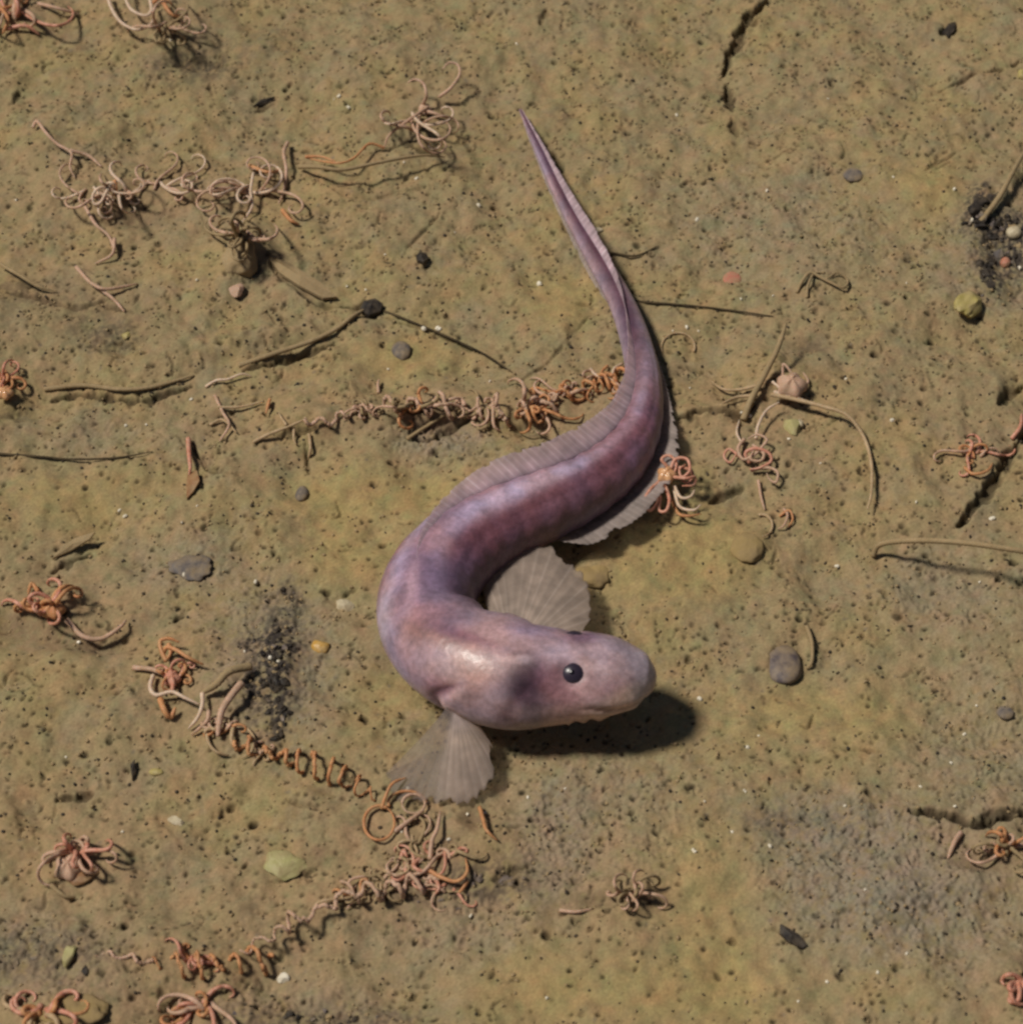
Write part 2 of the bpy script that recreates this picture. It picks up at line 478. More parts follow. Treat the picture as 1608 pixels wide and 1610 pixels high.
me.loops.foreach_set('vertex_index', quads.ravel())
me.polygons.add(len(quads))
me.polygons.foreach_set('loop_start', np.arange(0, quads.size, 4, dtype=np.int32))
me.polygons.foreach_set('use_smooth', np.ones(len(quads), dtype=bool))
att = me.color_attributes.new('Col', 'FLOAT_COLOR', 'POINT')
c4 = np.ones((NX * NY, 4), dtype=np.float32)
c4[:, :3] = CX.reshape(-1, 3)
att.data.foreach_set('color', c4.ravel())
me.update(calc_edges=True)
m, nt, b = mat_new('mud')
ca = nt.nodes.new('ShaderNodeVertexColor'); ca.layer_name = 'Col'
tc = nt.nodes.new('ShaderNodeTexCoord')
nz = nt.nodes.new('ShaderNodeTexNoise'); nz.inputs['Scale'].default_value = 1400; nz.inputs['Detail'].default_value = 5
nt.links.new(tc.outputs['Object'], nz.inputs['Vector'])
mr = nt.nodes.new('ShaderNodeMapRange')
mr.inputs['From Min'].default_value = .25; mr.inputs['From Max'].default_value = .75
mr.inputs['To Min'].default_value = .82; mr.inputs['To Max'].default_value = 1.18
nt.links.new(nz.outputs['Fac'], mr.inputs['Value'])
mx = nt.nodes.new('ShaderNodeVectorMath'); mx.operation = 'SCALE'
nt.links.new(ca.outputs['Color'], mx.inputs[0]); nt.links.new(mr.outputs[0], mx.inputs['Scale'])
nt.links.new(mx.outputs[0], b.inputs['Base Color'])
b.inputs['Roughness'].default_value = .95
b.inputs['Specular IOR Level'].default_value = .08
bp = nt.nodes.new('ShaderNodeBump'); bp.inputs['Strength'].default_value = .35; bp.inputs['Distance'].default_value = .0004
nt.links.new(nz.outputs['Fac'], bp.inputs['Height']); nt.links.new(bp.outputs[0], b.inputs['Normal'])
me.materials.append(m)
bed = bpy.data.objects.new('sea_bed', me)
C.objects.link(bed)
tag(bed, 'olive brown muddy sea bed pocked with small dark holes', None, None, 'structure')

def gz(x, y):
    a, b = (x / S - u0) / STEP, (y / S - v0) / STEP
    i, j = int(np.clip(a, 0, nu - 2)), int(np.clip(b, 0, nv - 2))
    fa, fb = np.clip(a - i, 0, 1), np.clip(b - j, 0, 1)
    h = H[j:j + 2, i:i + 2]
    return ((h[0, 0] * (1 - fa) + h[0, 1] * fa) * (1 - fb) + (h[1, 0] * (1 - fa) + h[1, 1] * fa) * fb)

Hs = None
def GP(px, py, h):
    """point h units above the local mud seen at (px, py)"""
    p = G(px, py, h)
    for _ in range(3):
        p = G(px, py, h + gz(p[0], p[1]))
    return p

# ---------------------------------------------------------------- the fish
SP = [  # px, py, height of axis, half width
    (1032, 1064, 106, 53), (1020, 1064, 106, 55), (1006, 1063, 107, 57), (985, 1063, 107, 60), (950, 1063, 107, 64), (905, 1064, 105, 68),
    (860, 1064, 102, 74), (815, 1062, 99, 79), (770, 1051, 95, 80), (722, 1033, 90, 77), (688, 1005, 84, 74), (671, 968, 80, 73), (674, 928, 78, 72),
    (697, 889, 78, 70), (738, 852, 78, 66), (790, 822, 78, 61), (850, 797, 76, 56), (910, 769, 68, 51), (965, 729, 56, 45), (1000, 677, 45, 38),
    (1012, 615, 37, 30), (1003, 550, 34, 25), (978, 478, 32, 20.5), (940, 410, 31, 17.5), (904, 350, 30, 12), (875, 294, 29, 10), (853, 246, 28, 8),
    (835, 208, 28, 5), (818, 172, 28, 1.2)]
SPW = np.array([G(a, b, h) for a, b, h, r in SP]) / S
NS = 460
seg = np.r_[0, np.cumsum(np.linalg.norm(np.diff(SPW, axis=0), axis=1))]
LEN = seg[-1]
tt = np.r_[58 * (1 - np.cos(np.linspace(0, math.pi / 2, 40, endpoint=False))), np.linspace(58, LEN, NS - 40)]
def interp(vals):
    Q = np.asarray(vals, float)
    out = np.interp(tt, seg, Q)
    k = np.ones(9) / 9
    pad = np.r_[2 * out[0] - out[4:0:-1], out, 2 * out[-1] - out[-2:-6:-1]]
    sm = np.convolve(pad, k, 'valid')
    return np.where(tt < 6, out, sm)
AX = catmull(SPW, 1200)
acc = np.r_[0, np.cumsum(np.linalg.norm(np.diff(AX, axis=0), axis=1))]
AX = np.stack([np.interp(tt * acc[-1] / LEN, acc, AX[:, k]) for k in range(3)], 1)
RAD = interp([s[3] for s in SP])
# rounded snout
cap = np.clip(1 - tt / 84, 0, 1)
RAD = RAD * np.sqrt(np.clip(1 - cap ** 2.05, 0, 1)) + .8
PXS = interp([s[0] for s in SP])
fr = tt / LEN
TAN = -np.gradient(AX, tt, axis=0)
TAN /= np.linalg.norm(TAN, axis=1)[:, None]
Z = np.array([0, 0, 1.0])
RT = np.cross(TAN, Z); RT /= np.linalg.norm(RT, axis=1)[:, None]
DN = np.cross(RT, TAN)
roll = np.interp(fr, [0, .16, .25, .31, .46, .60, .75, .85, 1], np.radians([-3, 0, 12, 27, 31, 24, 6, 0, 0]))   # back leaning to the fish's right
DO = DN * np.cos(roll)[:, None] + RT * np.sin(roll)[:, None]
RO = RT * np.cos(roll)[:, None] - DN * np.sin(roll)[:, None]
NPH = 72
PH = np.linspace(-math.pi, math.pi, NPH, endpoint=False)
ph = PH[None, :]
w_fac = np.interp(fr, [0, .06, .3, .6, .85, 1], [1.0, 1.0, 1.0, 1.0, 1.05, 1.2])[:, None]
v_fac = np.interp(fr, [0, .03, .15, .3, .6, 1], [.84, .86, .95, 1.0, 1.03, 1.15])[:, None]
rr = RAD[:, None] * np.ones_like(ph)
uu = rr * w_fac
vv = rr * v_fac
T_ = tt[:, None]
aph = np.abs(ph)
def gs(x, c, w): return np.exp(-.5 * ((x - c) / w) ** 2)
disp = np.zeros_like(rr)
# mouth slit and lips
mouth_c = np.radians(99) + .06 * np.sin(T_ / 30) - np.clip((T_ - 20) / 240, 0, .3)
mo = (T_ < 118) * np.clip((118 - T_) / 25, 0, 1)
disp -= 3.0 * mo * gs(aph, mouth_c, .045)
disp += 2.4 * mo * gs(aph, mouth_c - .2, .14) + 1.5 * mo * gs(aph, mouth_c + .17, .10)
# ragged lip papillae on the lower jaw
disp += 2.4 * (T_ < 130) * (T_ > 12) * gs(aph, np.radians(130), .3) * np.sin(T_ / 5.2 + 2 * np.sin(T_ / 17))
# cheek and gill cover with its free edge
disp -= 2.6 * gs(T_, 196 - 24 * ((aph - 1.45) / .6) ** 2, 5) * gs(aph, 1.45, .5)
disp += 7 * gs(T_, 222, 34) * gs(aph, np.radians(85), .55)
gill_t = 286 - 30 * ((aph - np.radians(95)) / .6) ** 2
gm = np.clip((aph - np.radians(52)) / .3, 0, 1) * np.clip((np.radians(158) - aph) / .3, 0, 1)
disp -= 7.5 * gm * gs(T_, gill_t, 4.5)
disp += 3.0 * gm * gs(T_, gill_t - 14, 9)
# nape fold where the neck turns sharply
disp -= 9 * gs(T_, 385, 13) * gs(ph, np.radians(-62), .55)
disp += 6 * gs(T_, 345, 22) * gs(ph, np.radians(-62), .5)
# orbit rim
EYE_T, EYE_PH = 120, np.radians(31)
de = np.sqrt(((T_ - EYE_T)) ** 2 + ((aph - np.where(ph > 0, EYE_PH, np.radians(46))) * 68) ** 2)
disp += 1.6 * gs(de, 24, 6) - 5 * gs(de, 0, 13)
# brow ridge, occiput, muscle bands
disp += 2.5 * gs(aph, np.radians(16), .16) * gs(T_, 120, 50)
disp -= 2.0 * gs(ph, 0, .12) * gs(T_, 215, 60)
disp += .8 * np.sin(T_ / 6.5 + 2.5 * np.abs(np.sin(ph))) * np.clip((T_ - 420) / 100, 0, 1) * np.clip((1100 - T_) / 200, 0, 1)
disp -= 2.0 * gs(aph, np.radians(62), .06) * np.clip((T_ - 380) / 120, 0, 1) * np.clip(1 - T_ / LEN, 0, 1) * 1.3
rs = np.random.default_rng(3)
for k in range(26):
    t0, p0, wt, wp, am = rs.uniform(30, LEN), rs.uniform(-math.pi, math.pi), rs.uniform(18, 60), rs.uniform(.25, .6), rs.uniform(-1.3, 1.3)
    dphi = (ph - p0 + math.pi) % (2 * math.pi) - math.pi
    disp += am * gs(T_, t0, wt) * gs(dphi, 0, wp)
disp *= np.clip(RAD[:, None] / 40, .1, 1) * np.clip(T_ / 12, 0, 1)
uu = np.maximum(uu + disp, .4); vv = np.maximum(vv + disp, .4)
BV = AX[:, None, :] + (uu * np.sin(ph))[..., None] * RO[:, None, :] + (vv * np.cos(ph))[..., None] * DO[:, None, :]
# photo position of each skin vertex, for laying out markings, painted glints and fold shade
rel = BV * S - CAM
dep = rel @ FWD
VPX = 804 + F * rel[..., 0] / dep
VPY = 805 - F * (rel @ UPV) / dep
NRM = (np.sin(ph))[..., None] * RO[:, None, :] + (np.cos(ph))[..., None] * DO[:, None, :]
FACING = (NRM @ -FWD) > -.15

skin = np.ones((NS, NPH, 3)) * np.array([.44, .34, .37])
def sk(mask, c):
    global skin
    m = np.clip(mask, 0, 1)[..., None]
    skin = skin * (1 - m) + np.array(c) * m
deg = np.degrees(aph)
step = lambda x, a, b: np.clip((x - a) / (b - a), 0, 1)
bodyw = step(T_, 330, 420) * (1 - step(T_, 1000, 1200))
tailw = step(T_, 950, 1150)
headw = 1 - step(T_, 290, 380)
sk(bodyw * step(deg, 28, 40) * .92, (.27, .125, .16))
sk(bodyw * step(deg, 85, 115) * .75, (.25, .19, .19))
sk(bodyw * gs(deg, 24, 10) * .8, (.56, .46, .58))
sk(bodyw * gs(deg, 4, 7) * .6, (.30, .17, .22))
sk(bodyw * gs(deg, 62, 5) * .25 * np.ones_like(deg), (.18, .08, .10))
sk(tailw * .8, (.46, .38, .43))
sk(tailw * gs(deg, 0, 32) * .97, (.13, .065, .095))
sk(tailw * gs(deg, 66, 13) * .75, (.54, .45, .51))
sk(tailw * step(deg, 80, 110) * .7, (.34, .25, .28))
sk(headw * .9, (.52, .40, .41))
sk(headw * step(deg, 85, 115) * .8, (.60, .50, .38))
sk(headw * gs(T_, 0, 40) * .35, (.52, .46, .42))
for (px, py, rx, ry, rot, c, k) in [
        (832, 1080, 32, 37, 0, (.06, .03, .04), 1.0), (832, 1080, 26, 30, 0, (.06, .03, .04), .8), (868, 1062, 24, 18, .3, (.30, .17, .22), .6), (885, 1095, 30, 14, .5, (.36, .20, .24), .55),
        (915, 1001, 22, 9, 0, (.22, .15, .25), .85), (840, 990, 40, 10, .1, (.34, .26, .36), .6), (960, 1085, 24, 9, -.4, (.36, .22, .25), .5),
        (995, 1067, 5, 4, 0, (.20, .12, .13), .8), (935, 1048, 22, 8, .3, (.70, .60, .60), .6), (1000, 1035, 30, 20, 0, (.50, .42, .43), .5),
        (790, 1034, 16, 4, .25, (.85, .72, .72), .85), (822, 1036, 12, 4, .1, (.82, .72, .74), .8), (760, 1022, 40, 12, .35, (.64, .45, .42), .7),  # near-white spots paint wet highlights into the skin
        (690, 1000, 34, 14, .35, (.30, .14, .10), .8), (660, 985, 22, 20, .3, (.26, .14, .11), .6), (650, 940, 9, 34, -.25, (.58, .36, .38), .7),
        (632, 940, 12, 24, .1, (.27, .15, .17), .6), (700, 990, 50, 9, .3, (.24, .13, .19), .5), (690, 965, 40, 16, .35, (.30, .19, .27), .6),
        (690, 905, 44, 32, .5, (.23, .15, .23), .7), (730, 925, 26, 36, 0, (.17, .13, .17), .6), (640, 1070, 50, 24, .5, (.42, .36, .50), .6),  # dark spots inside the bend paint in shade of the fold
        (625, 1040, 18, 40, -.3, (.36, .31, .42), .6), (685, 1075, 16, 14, .4, (.32, .17, .20), .7), (655, 1035, 30, 22, 0, (.52, .34, .32), .5),
        (745, 1075, 30, 22, .2, (.42, .27, .22), .6), (720, 1050, 40, 16, 0, (.60, .46, .40), .6), (720, 1090, 10, 12, 0, (.62, .52, .50), .5),
        (785, 1110, 34, 12, .3, (.52, .40, .38), .5), (610, 960, 9, 60, 0, (.48, .42, .50), .5), (980, 1105, 40, 16, -.3, (.60, .50, .38), .6),
        (900, 1120, 50, 9, -.05, (.58, .45, .40), .5), (790, 786, 60, 13, -.5, (.78, .66, .80), .75), (860, 752, 40, 9, -.4, (.72, .60, .70), .6), (598, 990, 9, 50, .1, (.74, .66, .70), .7), (622, 1068, 10, 34, -.6, (.74, .66, .72), .7), (668, 1098, 30, 9, .4, (.70, .62, .66), .7), (648, 918, 7, 30, .15, (.66, .44, .46), .7), (730, 1000, 40, 6, .3, (.26, .14, .19), .6), (880, 1030, 30, 9, .1, (.60, .50, .54), .5), (860, 1100, 24, 10, .2, (.38, .24, .26), .5), (1005, 1090, 26, 14, -.5, (.66, .56, .42), .6), (940, 1030, 40, 14, 0, (.56, .46, .48), .5), (745, 1100, 34, 10, .4, (.36, .24, .22), .5), (700, 830, 30, 10, -.7, (.48, .34, .42), .6),
        (760, 830, 60, 16, -.5, (.28, .12, .14), .6), (900, 790, 50, 20, -.4, (.30, .17, .19), .4), (1000, 720, 20, 50, .5, (.40, .27, .36), .4),
        (980, 690, 20, 50, .6, (.24, .11, .14), .5)]:
    c_, s_ = math.cos(rot), math.sin(rot)
    dx, dy = VPX - px, VPY - py
    q = ((dx * c_ + dy * s_) / rx) ** 2 + ((-dx * s_ + dy * c_) / ry) ** 2
    ok = FACING & (np.abs(T_ - 600 * (py < 900)) < (760 if py >= 900 else 900))
    if py > 1000: ok = ok & (T_ < 520)
    sk(k * np.exp(-.5 * q ** 1.3) * ok, c)
sk(.85 * gm * gs(T_, gill_t + 2, 5), (.20, .10, .15))
sk(.55 * mo * gs(aph, mouth_c + .2, .14), (.74, .64, .50))
sk(.35 * gs(T_, 0, 26) * np.ones_like(deg), (.72, .66, .62))
sk(.75 * mo * gs(aph, mouth_c, .035), (.22, .12, .13))
sk(.4 * gs(T_, 199 - 24 * ((aph - 1.45) / .6) ** 2, 5) * gs(aph, 1.45, .5), (.26, .14, .18))
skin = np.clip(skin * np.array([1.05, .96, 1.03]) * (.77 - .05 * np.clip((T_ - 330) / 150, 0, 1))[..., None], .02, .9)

fl = []
for i in range(NS - 1):
    for j in range(NPH):
        k = (j + 1) % NPH
        fl.append((i * NPH + j, (i + 1) * NPH + j, (i + 1) * NPH + k, i * NPH + k))
fl.append(tuple(range(NPH)))
fl.append(tuple((NS - 1) * NPH + j for j in range(NPH))[::-1])

m_skin, nt, b = mat_new('fish_skin')
ca = nt.nodes.new('ShaderNodeVertexColor'); ca.layer_name = 'Col'
tc = nt.nodes.new('ShaderNodeTexCoord')
nz = nt.nodes.new('ShaderNodeTexNoise'); nz.inputs['Scale'].default_value = 160; nz.inputs['Detail'].default_value = 6; nz.inputs['Roughness'].default_value = .6
nt.links.new(tc.outputs['Object'], nz.inputs['Vector'])
mr = nt.nodes.new('ShaderNodeMapRange')
mr.inputs['From Min'].default_value = .3; mr.inputs['From Max'].default_value = .7
mr.inputs['To Min'].default_value = .72; mr.inputs['To Max'].default_value = 1.22
nt.links.new(nz.outputs['Fac'], mr.inputs['Value'])
mx = nt.nodes.new('ShaderNodeVectorMath'); mx.operation = 'SCALE'
nt.links.new(ca.outputs['Color'], mx.inputs[0]); nt.links.new(mr.outputs[0], mx.inputs['Scale'])
n2 = nt.nodes.new('ShaderNodeTexNoise'); n2.inputs['Scale'].default_value = 75; n2.inputs['Detail'].default_value = 3
nt.links.new(tc.outputs['Object'], n2.inputs['Vector'])
rp = nt.nodes.new('ShaderNodeValToRGB')
rp.color_ramp.elements[0].position = .4; rp.color_ramp.elements[0].color = (1.10, .98, .90, 1)
rp.color_ramp.elements[1].position = .62; rp.color_ramp.elements[1].color = (.93, .96, 1.03, 1)
nt.links.new(n2.outputs['Fac'], rp.inputs[0])
m2 = nt.nodes.new('ShaderNodeVectorMath'); m2.operation = 'MULTIPLY'
nt.links.new(mx.outputs[0], m2.inputs[0]); nt.links.new(rp.outputs[0], m2.inputs[1])
n4 = nt.nodes.new('ShaderNodeTexNoise'); n4.inputs['Scale'].default_value = 620; n4.inputs['Detail'].default_value = 5; n4.inputs['Roughness'].default_value = .7
nt.links.new(tc.outputs['Object'], n4.inputs['Vector'])
r4 = nt.nodes.new('ShaderNodeMapRange')
r4.inputs['From Min'].default_value = .32; r4.inputs['From Max'].default_value = .68
r4.inputs['To Min'].default_value = .74; r4.inputs['To Max'].default_value = 1.2
nt.links.new(n4.outputs['Fac'], r4.inputs['Value'])
m4 = nt.nodes.new('ShaderNodeVectorMath'); m4.operation = 'SCALE'
nt.links.new(m2.outputs[0], m4.inputs[0]); nt.links.new(r4.outputs[0], m4.inputs['Scale'])
nt.links.new(m4.outputs[0], b.inputs['Base Color'])
b.inputs['Roughness'].default_value = .42
b.inputs['Coat Weight'].default_value = .13
b.inputs['Coat Roughness'].default_value = .2
b.inputs['Specular IOR Level'].default_value = .35
b.inputs['Subsurface Weight'].default_value = .45
b.inputs['Subsurface Radius'].default_value = (1, .62, .55)
b.inputs['Subsurface Scale'].default_value = .0022
n3 = nt.nodes.new('ShaderNodeTexNoise'); n3.inputs['Scale'].default_value = 480; n3.inputs['Detail'].default_value = 4
nt.links.new(tc.outputs['Object'], n3.inputs['Vector'])
bp = nt.nodes.new('ShaderNodeBump'); bp.inputs['Strength'].default_value = .4; bp.inputs['Distance'].default_value = .0004
nt.links.new(n3.outputs['Fac'], bp.inputs['Height']); nt.links.new(bp.outputs[0], b.inputs['Normal']); nt.links.new(bp.outputs[0], b.inputs['Coat Normal'])

fish = empty('fish', (AX[:, 0].mean() * S, AX[:, 1].mean() * S, 0))
tag(fish, 'slender mauve eel-like fish curled in an S on the brown mud', 'fish')
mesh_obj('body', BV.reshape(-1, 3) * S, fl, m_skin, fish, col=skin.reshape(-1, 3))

def fin_mat(name, transl=.4):
    """thin wet membrane; the alpha of the colour layer says how sheer it is"""
    m, nt, b = mat_new(name)
    ca = nt.nodes.new('ShaderNodeVertexColor'); ca.layer_name = 'Col'
    tc = nt.nodes.new('ShaderNodeTexCoord')
    nz = nt.nodes.new('ShaderNodeTexNoise'); nz.inputs['Scale'].default_value = 260; nz.inputs['Detail'].default_value = 5
    nt.links.new(tc.outputs['Object'], nz.inputs['Vector'])
    mr = nt.nodes.new('ShaderNodeMapRange')
    mr.inputs['From Min'].default_value = .3; mr.inputs['From Max'].default_value = .7
    mr.inputs['To Min'].default_value = .8; mr.inputs['To Max'].default_value = 1.15
    nt.links.new(nz.outputs['Fac'], mr.inputs['Value'])
    mx = nt.nodes.new('ShaderNodeVectorMath'); mx.operation = 'SCALE'
    nt.links.new(ca.outputs['Color'], mx.inputs[0]); nt.links.new(mr.outputs[0], mx.inputs['Scale'])
    nt.links.new(mx.outputs[0], b.inputs['Base Color'])
    b.inputs['Roughness'].default_value = .45
    b.inputs['Specular IOR Level'].default_value = .3
    tl = nt.nodes.new('ShaderNodeBsdfTranslucent')
    nt.links.new(mx.outputs[0], tl.inputs['Color'])
    tr = nt.nodes.new('ShaderNodeBsdfTransparent')
    a = nt.nodes.new('ShaderNodeMixShader'); a.inputs[0].default_value = transl
    nt.links.new(b.outputs[0], a.inputs[1]); nt.links.new(tl.outputs[0], a.inputs[2])
    d = nt.nodes.new('ShaderNodeMixShader')
    nt.links.new(ca.outputs['Alpha'], d.inputs[0])
    nt.links.new(tr.outputs[0], d.inputs[1]); nt.links.new(a.outputs[0], d.inputs[2])
    nt.links.new(d.outputs[0], nt.nodes['Material Output'].inputs['Surface'])
    return m
M_fin = fin_mat('fin_membrane', .45)
M_fin2 = fin_mat('thin_fin_membrane', .6)

def sheet(name, base, edge, mat, rays, c_mem, c_ray, amp=1.6, rag=.05, nr=14, sub=7, seed=0, thick=1.2, bow=0.0, mid=None, c_base=None, sheer=(.95, .75), side_sheer=None):
    """webbed fin: a ruled sheet from the base curve to the free edge, folded along its rays (layout units, world axes)"""
    r = np.random.default_rng(seed)
    n = rays * sub + 1
    B_, E_ = catmull(base, n), catmull(edge, n)
    M_ = catmull(mid, n) if mid is not None else None
    t = np.linspace(0, 1, nr)
    k = np.arange(n)
    fold = np.cos(2 * np.pi * k / sub)
    sm1 = np.convolve(r.standard_normal(n + 40), np.ones(21) / 21 ** .5 / 2, 'same')[20:20 + n]
    sm2 = np.convolve(r.standard_normal(n + 12), np.ones(5) / 5 ** .5 / 2, 'same')[6:6 + n]
    jag = 1 - rag * (.5 + .55 * sm1 + .3 * sm2 + .35 * (.5 - .5 * fold)) - rag * 1.5 * (r.random(n // sub + 2) < .14)[k // sub]
    tj = t[None, :] * (1 + (jag - 1)[:, None] * t[None, :] ** 4)
    if M_ is None:
        P = B_[:, None] + (E_ - B_)[:, None] * tj[..., None]
    else:
        q = tj[..., None]
        P = B_[:, None] * (1 - q) ** 2 + 2 * (M_[:, None]) * q * (1 - q) + E_[:, None] * q ** 2   # curved rays
    du = np.gradient(P, axis=0); dv = np.gradient(P, axis=1)
    N = np.cross(du, dv); N /= np.linalg.norm(N, axis=2)[..., None] + 1e-9
    spread = np.linalg.norm(du, axis=2)
    P = P + N * (amp * fold[:, None] * np.clip(t * 3, 0, 1)[None, :] + bow * np.sin(np.pi * t)[None, :])[..., None]
    ray = np.clip(fold, 0, 1)[:, None] ** 3 * np.ones((1, nr)) * r.uniform(.25, 1.1, n // sub + 2)[np.round(k / sub).astype(int)][:, None]
    col = np.array(c_mem)[None, None] * (1 - ray[..., None]) + np.array(c_ray)[None, None] * ray[..., None]
    if c_base is not None:
        mb = (np.clip(1 - t / .35, 0, 1) ** 1.2)[None, :, None]
        col = col * (1 - mb) + np.array(c_base) * mb
    sm = np.convolve(r.standard_normal(n + 60), np.ones(30) / 30, 'same')[30:30 + n]
    col = col * (1 + .45 * sm[:, None, None] * np.ones((1, nr, 1)) + .05 * r.standard_normal((rays + 2, 1, 1))[np.minimum(k // sub, rays)])
    Vv = np.concatenate([(P + N * thick / 2).reshape(-1, 3), (P - N * thick / 2).reshape(-1, 3)])
    al = np.interp(t, [0, .3, 1], [1, sheer[0], sheer[1]])[None, :, None] * np.ones((n, 1, 1))
    al = al + .12 * ray[..., None] - .10 * sm[:, None, None]
    if side_sheer is not None:
        al = al * np.interp(k / (n - 1), side_sheer[0], side_sheer[1])[:, None, None]
        col = col * np.interp(k / (n - 1), side_sheer[0], side_sheer[2])[:, None, None]
    col = np.concatenate([col, np.clip(al, .1, 1)], 2)
    cc = np.concatenate([col.reshape(-1, 4)] * 2)
    q = []
    o = n * nr
    for i in range(n - 1):
        for j in range(nr - 1):
            a_, b_, c_, d_ = i * nr + j, (i + 1) * nr + j, (i + 1) * nr + j + 1, i * nr + j + 1
            q.append((a_, b_, c_, d_)); q.append((a_ + o, d_ + o, c_ + o, b_ + o))
    rim = [i * nr for i in range(n)] + [(n - 1) * nr + j for j in range(1, nr)] + [i * nr + nr - 1 for i in range(n - 2, -1, -1)] + [j for j in range(nr - 2, 0, -1)]
    for a_, b_ in zip(rim, rim[1:] + rim[:1]):
        q.append((b_, a_, a_ + o, b_ + o))
    return mesh_obj(name, Vv * S, q, mat, fish, col=np.clip(cc, .02, 1.0))

def L(px, py, h): return G(px, py, h) / S
def on_body(t, p, out=0.0):
    i = int(np.argmin(np.abs(tt - t)))
    j = np.interp(p, np.degrees(PH), np.arange(NPH))
    j0 = int(j) % NPH
    base = BV[i, j0]
    return base + NRM[i, j0] * out

# dorsal fin, from behind the head along the back to the tail tip
ts = np.linspace(445, LEN - 6, 44)
base = [on_body(t, 0, -3) for t in ts]
edge = []
for t in ts:
    i = int(np.argmin(np.abs(tt - t)))
    hgt = np.interp(t, [445, 540, 640, 820, 1000, 1200, 1400, LEN], [1, 20, 42, 42, 24, 10, 20, 2])
    lean = np.interp(t, [445, 560, 1000, 1150, 1300, LEN], [1.2, .6, .75, .3, -1.15, -1.25])
    dirv = DO[i] * math.cos(lean) + RO[i] * math.sin(lean) * -1 * (-1 if t > 1100 else -1)
    edge.append(BV[i, NPH // 2] + dirv * hgt - TAN[i] * hgt * .35)
sheet('dorsal_fin', base, edge, M_fin2, 110, (.78, .62, .68), (.90, .77, .82), .14, .05, 8, 4, 4, .8, c_base=(.50, .38, .44), sheer=(.85, .5))
# anal fin along the belly to the tail tip
ts = np.linspace(690, LEN - 8, 36)
base, edge = [], []
for t in ts:
    i = int(np.argmin(np.abs(tt - t)))
    base.append(on_body(t, -172, -4))
    hgt = np.interp(t, [690, 720, 800, 900, 980, 1100, 1300, LEN], [20, 58, 68, 58, 30, 12, 17, 2])
    out = -RO[i] * math.cos(.5) - DN[i] * math.sin(.5) * np.interp(t, [690, 1000, 1200], [1.0, .5, .2])
    fl_ = np.interp(t, [1120, 1300], [1, -1])
    out = -RO[i] * math.cos(.5) * fl_ - DN[i] * math.sin(.5) * np.interp(t, [690, 1000, 1200], [1.0, .5, .1])
    side = np.interp(t, [640, 930, 1100], [1, 1, .6])
    edge.append(BV[i, int(np.interp((np.interp(t, [1120, 1300], [-128, -232]) + 180) % 360 - 180, np.degrees(PH), np.arange(NPH)))] * 1.0 + out * hgt * side)
sheet('anal_fin', base, edge, M_fin, 110, (.52, .44, .41), (.58, .50, .47), .3, .07, 8, 4, 6, .8, sheer=(.85, .6))
# right pectoral fin, fanned down onto the mud in front of the viewer
def t_at(px, p):
    j0 = int(np.interp(p, np.degrees(PH), np.arange(NPH)))
    return tt[int(np.argmin(np.abs(VPX[:, j0] - px) + 1e6 * (tt > 420)))]
base = [on_body(t_at(px, p), p, 1.5) for px, p in [(703, 92), (712, 98), (722, 104), (736, 112)]]
edge = [L(590, 1232, 6), L(612, 1258, 5), L(650, 1270, 5), L(692, 1280, 6), L(728, 1272, 8), L(758, 1248, 14), L(780, 1226, 22), L(776, 1180, 40), L(756, 1146, 52)]
mid = [L(676, 1150, 34), L(678, 1166, 38), L(690, 1178, 42), L(705, 1184, 46), L(722, 1182, 50), L(738, 1176, 54), L(752, 1165, 56), L(755, 1150, 58), L(748, 1132, 58)]
sheet('pectoral_fin', base, edge, M_fin, 17, (.58, .47, .41), (.63, .52, .46), .18, .09, 22, 8, 8, .8, 0, mid, (.58, .48, .46), sheer=(.72, .46), side_sheer=([0, .28, .42, 1], [.5, .55, 1, 1], [.6, .62, 1, 1]))
# left pectoral fin, spread beyond the head
base = [L(782, 992, 70), L(800, 998, 70), L(820, 1003, 70), L(846, 1008, 70)]
edge = [L(766, 968, 60), L(760, 918, 62), L(784, 876, 64), L(826, 852, 66), L(874, 854, 64), L(908, 884, 62), L(928, 920, 60), L(934, 956, 58), L(922, 994, 56)]
mid = [L(774, 975, 72), L(780, 942, 74), L(800, 922, 76), L(822, 916, 78), L(848, 918, 78), L(868, 932, 76), L(884, 952, 74), L(890, 974, 72), L(888, 998, 70)]
o = sheet('pectoral_fin', base, edge, M_fin, 17, (.56, .45, .38), (.61, .50, .43), .16, .08, 22, 8, 9, .8, 0, mid, sheer=(.78, .5))
